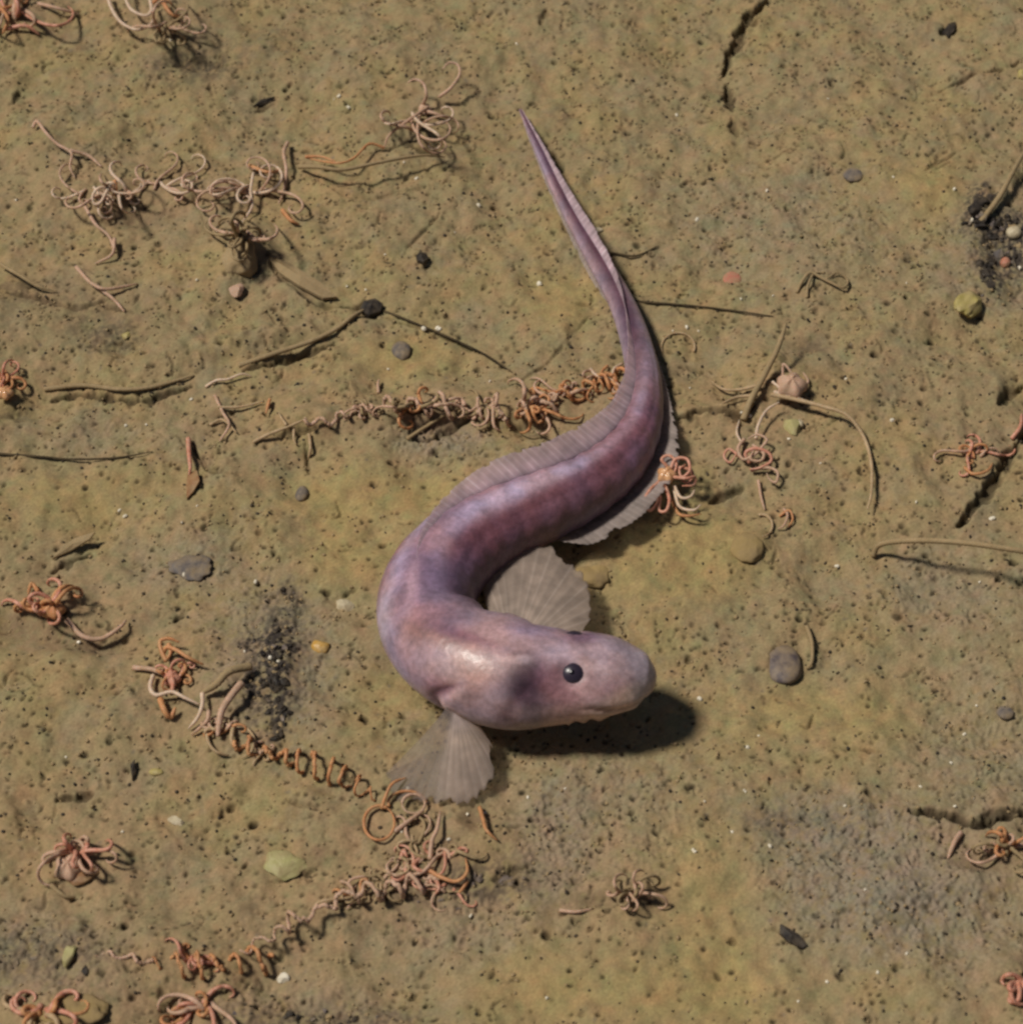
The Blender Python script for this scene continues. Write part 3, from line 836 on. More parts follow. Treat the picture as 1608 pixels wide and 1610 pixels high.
# eyes
m_eye, nt, b = mat_new('eye_gloss')
b.inputs['Base Color'].default_value = (.03, .022, .036, 1)
b.inputs['Roughness'].default_value = .3
b.inputs['Specular IOR Level'].default_value = .45
m_pup, nt, b = mat_new('pupil_gloss')
b.inputs['Base Color'].default_value = (.006, .005, .008, 1)
b.inputs['Roughness'].default_value = .22
b.inputs['Specular IOR Level'].default_value = .45
def uv_ball(c, r, n=20, sq=(1, 1, 1)):
    a = np.linspace(0, math.pi, n); e = np.linspace(0, 2 * math.pi, 2 * n, endpoint=False)
    Vb = np.stack([np.outer(np.sin(a), np.cos(e)) * sq[0], np.outer(np.sin(a), np.sin(e)) * sq[1], np.outer(np.cos(a), np.ones_like(e)) * sq[2]], -1) * r
    Vb = Vb.reshape(-1, 3) + np.asarray(c)
    q = []
    for i in range(n - 1):
        for j in range(2 * n):
            k = (j + 1) % (2 * n)
            q.append((i * 2 * n + j, (i + 1) * 2 * n + j, (i + 1) * 2 * n + k, i * 2 * n + k))
    return Vb, q
for sgn in (1, -1):
    cpos = on_body(EYE_T, 31 if sgn > 0 else -46, -16 if sgn > 0 else -18)
    Vb, q = uv_ball(cpos, 23, sq=(1.06, 1, 1))
    eye = mesh_obj('eye', Vb * S, q, m_eye, fish)
    i_ = int(np.argmin(np.abs(tt - EYE_T))); j_ = int(np.interp(31 if sgn > 0 else -46, np.degrees(PH), np.arange(NPH)))
    Vp, q = uv_ball(cpos + NRM[i_, j_] * 13.2, 10.2, 14)
    pu = mesh_obj('pupil', (Vp * S) - np.array(fish.location), q, m_pup)
    pu.parent = eye

# ---------------------------------------------------------------- brittle stars, half buried, arms coiling out of the mud
def arm_mesh(pts, r0, r1=None, coil=None, seed=0, absolute=False):
    P0 = np.array([GP(*p) for p in pts]) / S
    L0 = np.linalg.norm(np.diff(P0, axis=0), axis=1).sum()
    rs = np.random.default_rng(seed)
    if coil:
        R, pitch = coil
        n = int(max(60, L0 / pitch * 36))
        A = catmull(P0, n)
        T, N, B = frames(A)
        s = np.linspace(0, L0, n)
        wob = np.convolve(rs.standard_normal(n + 40), np.ones(41) / 41, 'valid')[:n] * .8
        th = 2 * math.pi * s / pitch + 6 * wob
        w2 = np.convolve(rs.standard_normal(n + 24), np.ones(25) / 25, 'valid')[:n]
        Rr = R * np.interp(s / L0, [0, .1, .85, 1], [.6, 1, .9, .4]) * (1 + 1.6 * w2)
        A = A + 4 * np.cumsum(wob)[:, None] / 30 * B
        P = A + (np.cos(th) * Rr)[:, None] * N + (np.sin(th) * Rr)[:, None] * B
    else:
        P = catmull(P0, int(max(16, L0 / 3)))
    n = len(P)
    d = np.r_[0, np.cumsum(np.linalg.norm(np.diff(P, axis=0), axis=1))]
    r1 = r0 * .55 if r1 is None else r1
    R_ = np.interp(d / d[-1], [0, .8, 1], [r0, r1 * .6 + r0 * .4, r1 * .6])
    R_ = R_ * (1 + .12 * np.sin(d * 2 * math.pi / 6.5))
    return tube(P * S, R_ * S * .74, 7)

def star(label, centre, arms, disc=None, group='brittle stars half buried in the mud', cat='brittle star'):
    e = empty('brittle_star', GP(*centre, 0))
    tag(e, label, cat, group)
    for k, a in enumerate(arms):
        pts, r, key = a[0], a[1], a[2]
        coil = a[3] if len(a) > 3 else None
        Vv, q = arm_mesh(pts, r, a[4] if len(a) > 4 else None, coil, k + int(centre[0]))
        mesh_obj('arm', Vv, q, ARM[key], e)
    if disc:
        px, py, h, r, mt = disc
        c = GP(px, py, h) / S
        rs = np.random.default_rng(int(px))
        Vb, q = uv_ball((0, 0, 0), 1, 16)
        az = np.arctan2(Vb[:, 1], Vb[:, 0])
        Vb = Vb * (1 + .12 * np.cos(5 * az))[:, None] * np.array([1, 1, .72])
        mesh_obj('disc', (Vb * r + c) * S, q, mt, e)
    return e

def ring(px, py, rx, ry, h, a0=0, a1=360, n=14, dh=0):
    return [(px + rx * math.cos(math.radians(a)), py - ry * math.sin(math.radians(a)), h + dh * k / n) for k, a in enumerate(np.linspace(a0, a1, n))]

def curls(px, py, n, size, r, key, seed, h=10, spread=1.0):
    """short uneven arms curling, hooking and snaking out of one spot"""
    rs = np.random.default_rng(seed)
    out = []
    for k in range(n + 5):
        a = 2 * math.pi * (k / (n + 5)) + rs.uniform(-.7, .7)
        m_ = 20
        q = rs.uniform(.1, .75)
        x, y = px + spread * size * .35 * q * math.cos(a), py + spread * size * .28 * q * math.sin(a)
        th = a + rs.uniform(-1, 1)
        ln = size * rs.uniform(.7, 1.9)
        c0, c1 = rs.uniform(-3, 3), rs.choice([-1, 1]) * rs.uniform(3, 11)
        pts = []
        hh = h * rs.uniform(.5, 1.3)
        for i in range(m_):
            f = i / (m_ - 1)
            pts.append((x, y, max(1.0, hh * math.sin(math.pi * (.04 + .93 * f)) * (1 + .3 * math.sin(7 * f + k)))))
            th += (c0 * (1 - f) + c1 * f * f * 1.6) / m_ * 1.5
            x += math.cos(th) * ln / m_
            y -= math.sin(th) * ln / m_ * .8
        out.append((pts, r * rs.uniform(.75, 1.15), key if isinstance(key, str) else key[k % len(key)], None, r * rs.uniform(.25, .5)))
    return out

star('coral red brittle star with glossy orange disc tucked against the fish belly', (1055, 775), [
    ([(1050, 735, 39), (1040, 722, 49), (1052, 716, 52), (1063, 728, 50), (1060, 745, 46)], 4, 'red'),
    ([(1052, 742, 44), (1062, 722, 56), (1080, 722, 56), (1084, 740, 50), (1072, 750, 44), (1068, 738, 48), (1078, 730, 50)], 4.2, 'red'),
    ([(1058, 750, 42), (1078, 752, 48), (1092, 750, 44), (1090, 762, 36), (1072, 764, 34)], 4, 'red'),
    ([(1056, 742, 38), (1070, 735, 44), (1088, 742, 42), (1084, 758, 36), (1070, 756, 34)], 4, 'red'),
    ([(1040, 755, 39), (1022, 770, 44), (1012, 790, 40), (1022, 803, 36), (1034, 787, 40), (1030, 772, 44)], 4.2, 'red'),
    ([(1045, 762, 36), (1052, 785, 40), (1047, 803, 34), (1036, 802, 32), (1038, 780, 36), (1024, 780, 38)], 4.2, 'red'),
    ([(1040, 765, 34), (1030, 780, 36), (1015, 800, 28), (1006, 804, 24)], 4, 'red'),
    ([(1060, 765, 32), (1070, 782, 30), (1085, 781, 32), (1092, 770, 36)], 4, 'pale'),
    ([(1060, 770, 28), (1068, 796, 26), (1090, 802, 26), (1102, 793, 30)], 4, 'pale'),
    ([(1056, 785, 22), (1066, 807, 22), (1082, 811, 22), (1102, 808, 22)], 4, 'orange')],
    (1048, 747, 44, 15, M_disc))
star('dusty pink tangle of curled brittle star arms below the green shell chip', (1185, 715), [
    ([(1170, 690, 8), (1160, 705, 16), (1168, 722, 16), (1185, 715, 20), (1200, 700, 24), (1205, 690, 26), (1190, 683, 28), (1175, 690, 24)], 4.2, 'pink'),
    ([(1178, 728, 12), (1172, 712, 22), (1188, 705, 26), (1208, 712, 22), (1212, 725, 18), (1195, 735, 16), (1178, 738, 14)], 4.5, 'red'),
    ([(1180, 740, 8), (1205, 735, 16), (1222, 742, 18), (1220, 758, 14), (1210, 754, 12), (1205, 744, 14)], 4, 'pink'),
    ([(1166, 720, 6), (1146, 706, 12), (1138, 718, 10), (1148, 727, 8), (1158, 712, 10)], 3.6, 'red'),
    ([(1183, 700, 18), (1200, 712, 22), (1196, 724, 20), (1180, 722, 22), (1184, 708, 26)], 4.2, 'pink'),
    ([(1165, 695, 8), (1158, 680, 10), (1162, 660, 8)], 3, 'pale'),
    ([(1188, 690, 16), (1192, 668, 22), (1205, 645, 24), (1225, 632, 22)], 4, 'pale'),
    ([(1192, 755, 6), (1196, 780, 8), (1202, 802, 3)], 3.6, 'pink')])
star('tan brittle star clump sending a long thin arm off to the right', (1230, 610), [
    ([(1168, 660, 6), (1182, 625, 14), (1200, 592, 20), (1222, 548, 36), (1236, 508, 54)], 8, 'mud', None, 4),
    ([(1226, 618, 16), (1230, 592, 26), (1232, 572, 30), (1248, 592, 24), (1256, 606, 14)], 3.4, 'pink'),
    ([(1214, 600, 18), (1226, 610, 22), (1234, 620, 20)], 3.4, 'pale'),
    ([(1212, 620, 20), (1250, 628, 26), (1290, 638, 28), (1330, 652, 24), (1356, 684, 14), (1369, 725, 12), (1370, 770, 18), (1364, 800, 20)], 5, 'tan', None, 3.4),
    ([(1216, 616, 22), (1252, 626, 24), (1292, 640, 22)], 4.4, 'pale'),
    ([(1196, 604, 14), (1165, 612, 16), (1138, 612, 12), (1118, 600, 5)], 4.4, 'tan'),
    ([(1190, 622, 12), (1160, 624, 14), (1132, 636, 7)], 4.4, 'tan'),
    ([(1256, 615, 4), (1270, 600, 6), (1262, 585, 5)], 3.4, 'pink')],
    (1244, 607, 14, 24, ARM['pink']))
star('small curled ochre arm tips poking from mud above the clay bump', (1210, 828), [
    (ring(1198, 826, 16, 17, 5, 110, -90), 3.2, 'tan'),
    ([(1232, 800, 2), (1238, 810, 8), (1232, 826, 10), (1222, 832, 4)], 3.4, 'pink'),
    ([(1225, 812, 2), (1240, 802, 8), (1246, 816, 8), (1238, 830, 3)], 3, 'orange')])
star('large orange brittle star sprawled beside the black debris heap', (300, 1090), [
    ([(262, 1040, 14), (254, 1024, 22), (252, 1008, 26), (266, 1004, 26), (282, 1010, 22)], 5, 'orange'),
    ([(256, 1030, 18), (262, 1018, 24), (277, 1022, 26), (296, 1034, 22), (320, 1045, 12)], 5, 'orange'),
    ([(265, 1012, 26), (268, 1026, 22), (262, 1038, 16)], 4.4, 'orange'),
    ([(241, 1062, 10), (236, 1080, 14), (245, 1093, 16), (270, 1088, 20), (292, 1098, 20), (314, 1108, 16)], 5, 'pale'),
    ([(318, 1090, 18), (318, 1108, 20), (311, 1128, 16), (296, 1146, 6)], 5, 'pale'),
    ([(328, 1118, 14), (325, 1134, 16), (301, 1156, 4)], 4.6, 'pink'),
    ([(324, 1146, 10), (328, 1168, 12), (340, 1182, 12), (360, 1188, 6)], 4.2, 'tan'),
    ([(380, 1074, 24), (362, 1096, 26), (348, 1120, 22), (342, 1158, 10)], 8, 'pink', None, 6),
    ([(366, 1145, 6), (364, 1165, 12), (372, 1182, 6)], 5, 'tan'),
    ([(386, 1142, 4), (399, 1160, 12), (396, 1180, 12), (380, 1192, 4)], 3.4, 'tan'),
    ([(394, 1048, 16), (360, 1056, 26), (340, 1076, 24), (316, 1090, 14)], 9, 'mud', None, 6),
    ([(210, 1050, 5), (240, 1053, 12), (268, 1066, 12)], 6, 'pink'),
    ([(268, 1056, 12), (272, 1074, 16), (270, 1090, 18)], 6, 'red'),
    ([(252, 1100, 10), (258, 1116, 14), (268, 1128, 8), (276, 1112, 14)], 7, 'orange'),
    ([(370, 1168, 10), (410, 1180, 11), (450, 1190, 11), (500, 1204, 12), (545, 1224, 12), (592, 1252, 8)], 4.2, 'orange', (14, 25), 3.2)] + curls(345, 1150, 5, 34, 4, ['pink', 'tan', 'orange'], 91, 10) + curls(415, 1180, 3, 24, 3.6, ['tan', 'pink'], 92, 8) + curls(275, 1060, 4, 46, 4, ['orange', 'red'], 93, 16),
    (270, 1068, 10, 13, ARM['red']))
star('pale orange brittle star looping out from under the lower pectoral fin', (640, 1300), [
    (ring(596, 1294, 24, 27, 10, 60, 420, 22), 3.6, 'orange'),
    ([(600, 1272, 8), (607, 1250, 16), (617, 1232, 20), (638, 1223, 14)], 3.8, 'orange'),
    (ring(650, 1264, 18, 15, 10, 180, -190, 18), 3.2, 'pink'),
    (ring(640, 1262, 30, 18, 8, 200, -20, 16), 3.2, 'orange'),
    ([(620, 1308, 6), (644, 1290, 10), (666, 1274, 10)], 5, 'pink'),
    ([(676, 1352, 4), (679, 1322, 16), (687, 1304, 18), (692, 1276, 10)], 5, 'pink'),
    ([(660, 1350, 4), (650, 1362, 10), (664, 1370, 12), (682, 1364, 8)], 4.6, 'red'),
    ([(630, 1352, 4), (634, 1338, 12), (640, 1348, 10)], 4.6, 'red'),
    ([(670, 1366, 8), (694, 1380, 12), (718, 1386, 12), (734, 1372, 10), (732, 1350, 6)], 4.6, 'orange'),
    ([(735, 1385, 4), (725, 1400, 8), (718, 1404, 4)], 3.8, 'orange'),
    ([(754, 1270, 6), (760, 1290, 16), (765, 1306, 14), (782, 1322, 6)], 4.6, 'orange'),
    ([(678, 1372, 6), (690, 1395, 10), (682, 1408, 6)], 4.6, 'red')] + curls(655, 1318, 1, 60, 3.6, ['pink', 'tan', 'mud'], 121, 8) + curls(700, 1345, 3, 56, 4, ['red', 'mud', 'pink'], 122, 12) + curls(640, 1358, 1, 46, 3.8, ['red', 'mud', 'pink'], 124, 8))
star('long corkscrew arm lying in the silt above the white chip', (470, 1450), [
    ([(690, 1385, 4), (640, 1392, 14), (580, 1405, 20), (520, 1425, 26), (460, 1452, 30), (420, 1478, 26), (380, 1500, 14)], 4.4, 'pink', (12, 34), 3.2),
    ([(430, 1508, 6), (390, 1514, 8), (330, 1518, 8), (280, 1514, 7), (240, 1514, 2)], 4.2, 'orange', (14, 27), 3),
    ([(240, 1514, 4), (200, 1506, 6), (150, 1500, 3)], 4, 'pink', (6, 30)),
    ([(599, 1390, 8), (597, 1404, 10), (588, 1418, 3)], 3.2, 'tan'),
    ([(536, 1386, 3), (550, 1392, 10), (556, 1412, 10), (545, 1430, 3)], 3.6, 'pink')] + curls(640, 1382, 2, 50, 3.6, ['pink', 'mud'], 101, 10) + curls(560, 1408, 2, 44, 3.6, ['tan', 'orange', 'mud'], 102, 10) + curls(300, 1508, 4, 36, 4, ['red', 'orange'], 103, 10))
star('row of humped orange coils running from the fish back leftward', (800, 640), [
    ([(985, 590, 6), (960, 600, 6), (930, 606, 6), (900, 618, 6), (870, 632, 6)], 4.4, 'orange', (13, 24), 3.6),
    ([(880, 626, 10), (850, 646, 12), (810, 650, 12), (770, 642, 12), (720, 640, 4)], 4.6, 'pink', (16, 36), 4),
    ([(730, 640, 10), (690, 640, 12), (650, 640, 12), (600, 640, 10), (560, 645, 2)], 5, 'pink', (15, 40), 4),
    ([(840, 610, 6), (836, 640, 22), (846, 664, 18), (858, 650, 16), (850, 632, 18)], 5, 'orange'),
    ([(980, 616, 8), (965, 640, 14), (950, 648, 8)], 5, 'orange'),
    ([(595, 618, 2), (594, 604, 6), (596, 596, 8)], 4, 'pink'),
    ([(640, 690, 3), (680, 664, 10), (710, 645, 16), (730, 640, 14)], 4.6, 'mud', None, 3),
    ([(775, 640, 10), (776, 668, 12), (786, 678, 4)], 4.6, 'pink'),
    ([(955, 575, 6), (945, 585, 16), (940, 602, 14)], 3.6, 'orange'), ([(978, 572, 6), (965, 580, 16), (962, 595, 12)], 3.6, 'pale'),
    ([(928, 580, 4), (938, 590, 16), (960, 596, 14), (975, 606, 8)], 3.4, 'pale')] + curls(945, 596, 4, 40, 4, ['orange', 'pink'], 95, 14) + curls(885, 618, 4, 40, 4.4, ['pink', 'orange'], 96, 14) + curls(830, 642, 5, 50, 5, ['orange', 'pink'], 97, 34) + curls(765, 640, 4, 40, 4.6, ['pink', 'mud'], 98, 12) + curls(655, 640, 5, 52, 4.8, ['pink', 'mud', 'orange'], 99, 32) + curls(575, 642, 3, 34, 4.4, ['pink', 'mud'], 100, 10))
star('branching tan arms trailing over the silt ridge left of the coils', (400, 670), [
    ([(398, 695, 4), (424, 682, 12), (455, 670, 14), (482, 658, 10)], 4.4, 'tan'),
    ([(462, 672, 12), (462, 690, 8), (466, 700, 3)], 3.4, 'tan'), ([(450, 668, 12), (442, 656, 8), (438, 648, 3)], 3.4, 'tan'),
    ([(338, 622, 4), (350, 648, 12), (360, 668, 14), (345, 694, 4)], 4.2, 'pink'),
    ([(342, 640, 8), (374, 640, 10), (412, 632, 6)], 3.6, 'tan'), ([(330, 668, 4), (350, 660, 8), (372, 680, 8)], 3.6, 'tan'),
    ([(478, 662, 10), (510, 662, 10), (540, 654, 10), (565, 648, 8)], 4.4, 'pink', (9, 30)),
    ([(420, 640, 3), (424, 628, 10), (418, 650, 8)], 4.2, 'orange'),
    ([(486, 682, 4), (488, 706, 10), (484, 724, 4)], 4, 'tan')])
star('orange red brittle star heap at the upper left corner', (30, 30), curls(20, 18, 7, 76, 5.5, ['orange', 'red', 'pink'], 4, 32) + [
    ([(10, 45, 8), (40, 40, 16), (62, 54, 6)], 6, 'red'), ([(60, 5, 10), (90, 12, 20), (125, 22, 6)], 5, 'pink'), ([(0, 10, 16), (12, 30, 22), (4, 52, 8)], 6, 'orange')])
star('pale pink brittle star raising one wide loop at the top edge', (225, 15), [
    ([(236, 0, 26), (238, 16, 30), (228, 24, 32), (206, 14, 32), (196, -10, 30), (200, -30, 20)], 4.6, 'pale'),
    ([(168, -10, 20), (176, 14, 30), (192, 36, 34), (216, 46, 34), (236, 38, 28), (242, 24, 20)], 5, 'pale'),
    ([(255, 0, 18), (268, 20, 14), (285, 28, 6)], 6, 'orange'), ([(240, 4, 12), (256, -6, 14), (270, 6, 8)], 5, 'orange')] + curls(262, 44, 4, 54, 4.6, ['pink', 'mud'], 111, 72))
star('faded pink brittle star with one tight loop raised over a hollow', (170, 300), [
    ([(175, 290, 30), (168, 300, 34), (158, 318, 32), (148, 320, 30), (146, 306, 34), (158, 294, 36), (175, 300, 30), (195, 304, 30), (215, 300, 30), (224, 284, 26)], 4, 'pale'),
    ([(180, 284, 20), (182, 300, 22), (176, 308, 18)], 6, 'orange'),
    ([(134, 325, 20), (150, 352, 18), (172, 372, 14), (180, 398, 8)], 4.6, 'pink'),
    ([(180, 375, 14), (176, 400, 12), (150, 414, 4)], 4.6, 'pink')] + curls(250, 290, 1, 74, 4, ['pink', 'pale'], 104, 18) + curls(140, 300, 1, 64, 4, ['pink', 'pale'], 105, 20) + curls(185, 305, 2, 60, 4.4, ['pink', 'pale'], 112, 56))
star('thin faded brittle star arm wandering across the mud near the left edge', (100, 240), [
    ([(52, 200, 8), (58, 190, 14), (72, 208, 18), (90, 226, 20), (112, 240, 18), (110, 262, 14), (118, 280, 4)], 4.6, 'pink'),
    ([(110, 236, 16), (138, 244, 12), (160, 262, 4)], 5, 'pink')])
star('pale pink brittle star raising two hooked arms left of the tail tip', (680, 165), [
    ([(664, 165, 10), (670, 150, 34), (666, 132, 46), (652, 124, 46), (640, 130, 40)], 4.6, 'pink'),
    ([(690, 152, 16), (708, 138, 34), (722, 118, 44), (720, 102, 46), (706, 98, 46), (696, 108, 42)], 4.6, 'pink'),
    ([(672, 168, 12), (640, 190, 30), (612, 212, 26), (604, 232, 10)], 4.6, 'pink'),
    ([(604, 232, 8), (580, 226, 20), (556, 248, 30), (530, 256, 30), (480, 248, 18)], 3.6, 'orange'),
    ([(660, 172, 10), (684, 178, 12), (706, 186, 4)], 5, 'pink')] + curls(652, 192, 2, 76, 4.2, ['pink', 'pale'], 110, 62),
    (668, 172, 6, 12, ARM['pink']))

star('faded knot of brittle star arms beside the dark muddy lump', (400, 300), curls(395, 300, 4, 96, 4.4, ['pink', 'pale'], 9, 30) + curls(382, 372, 6, 50, 5, ['mud', 'pink', 'mud'], 113, 60) + [
    ([(452, 224, 10), (446, 240, 22), (450, 268, 20), (446, 300, 10), (438, 320, 6)], 5, 'pink'),
    ([(392, 260, 8), (420, 270, 20), (444, 266, 14)], 5, 'orange'),
    ([(398, 272, 18), (394, 300, 24), (396, 325, 16), (380, 350, 6)], 4, 'pale'),
    ([(444, 330, 6), (456, 345, 12), (470, 352, 5)], 6, 'orange'),
    ([(480, 246, 24), (505, 246, 26), (528, 254, 20)], 4, 'orange')])
star('dull pink arms half sunk in mud by the left edge', (140, 440), [
    ([(120, 420, 6), (145, 446, 14), (170, 454, 14), (215, 446, 4)], 5, 'pink'),
    ([(150, 448, 12), (178, 470, 10), (196, 490, 3)], 5, 'pink'),
    ([(0, 415, 14), (30, 432, 18), (60, 450, 14), (90, 458, 4)], 5, 'mud')])
star('red orange brittle star clump over a shadow-tinted hollow at left', (90, 955), curls(74, 955, 7, 60, 5.5, ['orange', 'red'], 14, 42) + [
    ([(105, 975, 12), (130, 1000, 22), (160, 1004, 22), (190, 985, 18), (198, 975, 8)], 6, 'pink'),
    ([(60, 930, 6), (50, 918, 10), (44, 934, 8)], 5, 'orange')], (84, 958, 14, 17, ARM['orange']))
star('dusty rose brittle star clump with brown shell on its side', (120, 1355), curls(118, 1340, 7, 66, 5, ['red', 'pink'], 21, 34) + [
    ([(80, 1392, 6), (100, 1408, 8), (118, 1412, 3)], 5, 'mud')], (108, 1365, 6, 20, ARM['pink']))
star('brittle star with bright amber bead disc at the left edge', (8, 600), curls(4, 590, 5, 44, 4.6, ['red', 'orange'], 25, 18), (8, 618, 16, 13, M_disc))
star('small reddish brittle star next to the long diagonal crack', (1535, 720), curls(1532, 712, 6, 46, 4, ['red', 'pink', 'orange'], 31, 12) + [
    ([(1516, 735, 4), (1530, 745, 10), (1552, 740, 10), (1560, 728, 4)], 4, 'orange'), ([(1590, 690, 6), (1604, 670, 8), (1606, 650, 3)], 5, 'red')])
star('orange brown brittle star coils at right edge under the crack', (1590, 1340), curls(1580, 1332, 7, 66, 4.6, ['orange', 'pink', 'mud'], 36, 24) + [
    ([(1510, 1310, 3), (1500, 1325, 8), (1490, 1350, 4)], 6, 'pink')])
star('salmon brittle star arm tip at right edge low down', (1602, 1548), curls(1604, 1546, 4, 44, 6, ['red'], 41, 16))
star('red brittle star bundle at the bottom edge by a dark hollow', (320, 1588), curls(318, 1582, 7, 62, 5, ['red', 'pink', 'orange'], 44, 14))
star('orange brittle star heap in the lower left corner', (60, 1600), curls(66, 1590, 6, 60, 6, ['orange', 'red', 'tan'], 47, 16))
star('brown looped arm tips in the mud right of the tail', (1295, 438), [
    ([(1252, 460, 2), (1262, 440, 8), (1274, 428, 8), (1290, 436, 6), (1306, 444, 8), (1326, 452, 8), (1332, 440, 6), (1316, 428, 8), (1302, 436, 3)], 4, 'mud'),
    ([(1268, 468, 2), (1270, 448, 8), (1280, 430, 6), (1296, 428, 2)], 3.6, 'mud')])
star('small pinkish arm bundle on the grey gravelly mud below the fish', (985, 1420), curls(990, 1406, 7, 56, 4, ['pink', 'mud', 'pink'], 52, 32) + [
    ([(880, 1432, 2), (905, 1434, 5), (930, 1430, 2)], 4, 'pink')])
star('thin pale ring shaped arm lying on mud right of the fish', (1066, 535), [(ring(1066, 545, 26, 22, 3, -20, 200, 18), 2.8, 'tan')])
star('reddish spiny arm tip standing above the dark leaf flake', (297, 725), [
    ([(296, 690, 4), (297, 712, 14), (299, 735, 16), (297, 748, 8)], 6, 'red')])
star('frayed tan and red arms strewn below the pale orange looping star', (650, 1388), curls(600, 1378, 2, 46, 3.4, ['tan', 'pink', 'mud'], 61, 8) + curls(700, 1398, 2, 50, 3.6, ['red', 'mud', 'pink'], 63, 8))

# ---------------------------------------------------------------- stalks, worm tubes
def tube_thing(name, label, cat, pts, r, key, group=None, r1=None):
    Vv, q = arm_mesh(pts, r, r1, None, abs(int(pts[0][0])))
    o = mesh_obj(name, Vv, q, ARM[key], None, GP(pts[0][0], pts[0][1], 0))
    return tag(o, label, cat, group)
g = 'thin stalks and worm tubes lying on the mud'
tube_thing('stalk', 'thin dark stalk pointing right from the fish tail', 'stalk', [(985, 472, 3), (1030, 476, 5), (1090, 481, 5), (1150, 488, 4), (1215, 497, 2)], 3.1, 'dark', g)
tube_thing('stalk', 'long thin brown strand running from the black clot towards the tail', 'stalk', [(596, 486, 1), (640, 503, 4), (700, 528, 4), (760, 556, 4), (800, 582, 3), (812, 590, 1)], 3, 'dark', g)
tube_thing('stalk', 'short dark stalk with a smudged tip beside the upper tail', 'stalk', [(935, 398, 3), (965, 398, 5), (1000, 402, 5), (1035, 386, 3)], 3.1, 'dark', g)
tube_thing('stalk', 'long fine dark stalk crossing the left edge', 'stalk', [(-10, 713, 3), (60, 718, 5), (110, 722, 5), (180, 720, 5), (240, 710, 2)], 3.1, 'dark', g)
tube_thing('worm_tube', 'pale brown worm tube arching off the mud at right', 'worm tube', [(1372, 874, 2), (1384, 856, 28), (1430, 850, 60), (1500, 852, 80), (1580, 862, 88), (1680, 880, 90)], 6, 'mud', g, 6)
tube_thing('worm_tube', 'pale wavy worm tube above the branching tan arms', 'worm tube', [(323, 608, 2), (340, 598, 8), (358, 596, 10), (380, 588, 10), (396, 592, 2)], 3.4, 'pale', g)
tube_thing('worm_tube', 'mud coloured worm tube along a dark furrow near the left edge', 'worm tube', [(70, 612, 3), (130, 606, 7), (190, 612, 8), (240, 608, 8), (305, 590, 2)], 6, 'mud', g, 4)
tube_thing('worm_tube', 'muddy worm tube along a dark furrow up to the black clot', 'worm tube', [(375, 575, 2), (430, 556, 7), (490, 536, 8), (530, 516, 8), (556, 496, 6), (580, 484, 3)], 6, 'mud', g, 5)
tube_thing('worm_tube', 'faint raised tube left of the tail near the hooked arms', 'worm tube', [(470, 262, 10), (500, 262, 34), (540, 266, 40), (600, 254, 38), (660, 244, 30), (700, 246, 12)], 5.5, 'mud', g)
tube_thing('worm_tube', 'thin yellowish hooked tube between clay bump and brown stone', 'worm tube', [(1268, 985, 4), (1276, 1010, 8), (1276, 1040, 8), (1268, 1052, 2)], 5, 'mud', g)
tube_thing('worm_tube', 'curved muddy tube at the upper right edge', 'worm tube', [(1540, 350, 4), (1570, 310, 14), (1592, 270, 16), (1615, 230, 10)], 7, 'mud', g)

# ---------------------------------------------------------------- stones, shell chips, flakes
def stone_mesh(r, sq, seed, rough=.12, n=14, ang=False):
    rs = np.random.default_rng(seed)
    Vb, q = uv_ball((0, 0, 0), 1, n)
    f = np.zeros(len(Vb))
    for k in range(7):
        d = rs.normal(size=3); d /= np.linalg.norm(d)
        f += rs.uniform(-1, 1) * np.cos((Vb @ d) * rs.uniform(1.5, 4) + rs.uniform(0, 6))
    Vb = Vb * (1 + rough * f / 2)[:, None]
    if ang:      # broken faces
        for k in range(9):
            d = rs.normal(size=3); d /= np.linalg.norm(d)
            lim = rs.uniform(.55, .8)
            e = Vb @ d
            Vb = Vb - np.outer(np.clip(e - lim, 0, None), d)
    h2 = np.zeros(len(Vb))
    for k in range(16):
        d = rs.normal(size=3); d /= np.linalg.norm(d)
        h2 += np.sin((Vb @ d) * rs.uniform(6, 13) + rs.uniform(0, 6))
    Vb = Vb * (1 + (.05 * rough) * h2)[:, None]
    return Vb * np.array(sq) * r, q

def stone(name, label, cat, px, py, r, sq, mat, seed, h=None, rz=0, rough=.12, ang=False, group=None, tilt=0.0):
    Vb, q = stone_mesh(r, sq, seed, rough, 22, ang)
    c, s = math.cos(rz), math.sin(rz)
    ct, st = math.cos(tilt), math.sin(tilt)
    Vb = Vb @ np.array([[1, 0, 0], [0, ct, st], [0, -st, ct]])
    Vb = Vb @ np.array([[c, s, 0], [-s, c, 0], [0, 0, 1]])
    h = r * sq[2] * .45 if h is None else h
    p = GP(px, py, h)
    o = mesh_obj(name, Vb * S + p, q, mat, None, p, smooth=not ang)
    return tag(o, label, cat, group)
gp, gc = 'small stones lying on the mud', 'shell chips lying on the mud'
stone('stone', 'dark purple grey oval stone right of the fish snout', 'stone', 1232, 1046, 33, (.88, 1.12, .4), M_purple, 1, rz=.45, group=gp, h=3, rough=.1)
stone('stone', 'grey oval stone above the row of orange coils', 'stone', 631, 551, 18, (.85, 1.2, .45), M_grey, 2, rz=.3, group=gp, h=2)
stone('stone', 'little grey stone in the smooth silt left of the fish', 'stone', 476, 777, 12, (.9, 1.25, .6), M_grey, 3, rz=-.2, group=gp)
stone('stone', 'flat grey stone at the upper right, sunk in mud', 'stone', 1342, 276, 17, (1, 1, .4), M_grey, 4, group=gp, h=1)
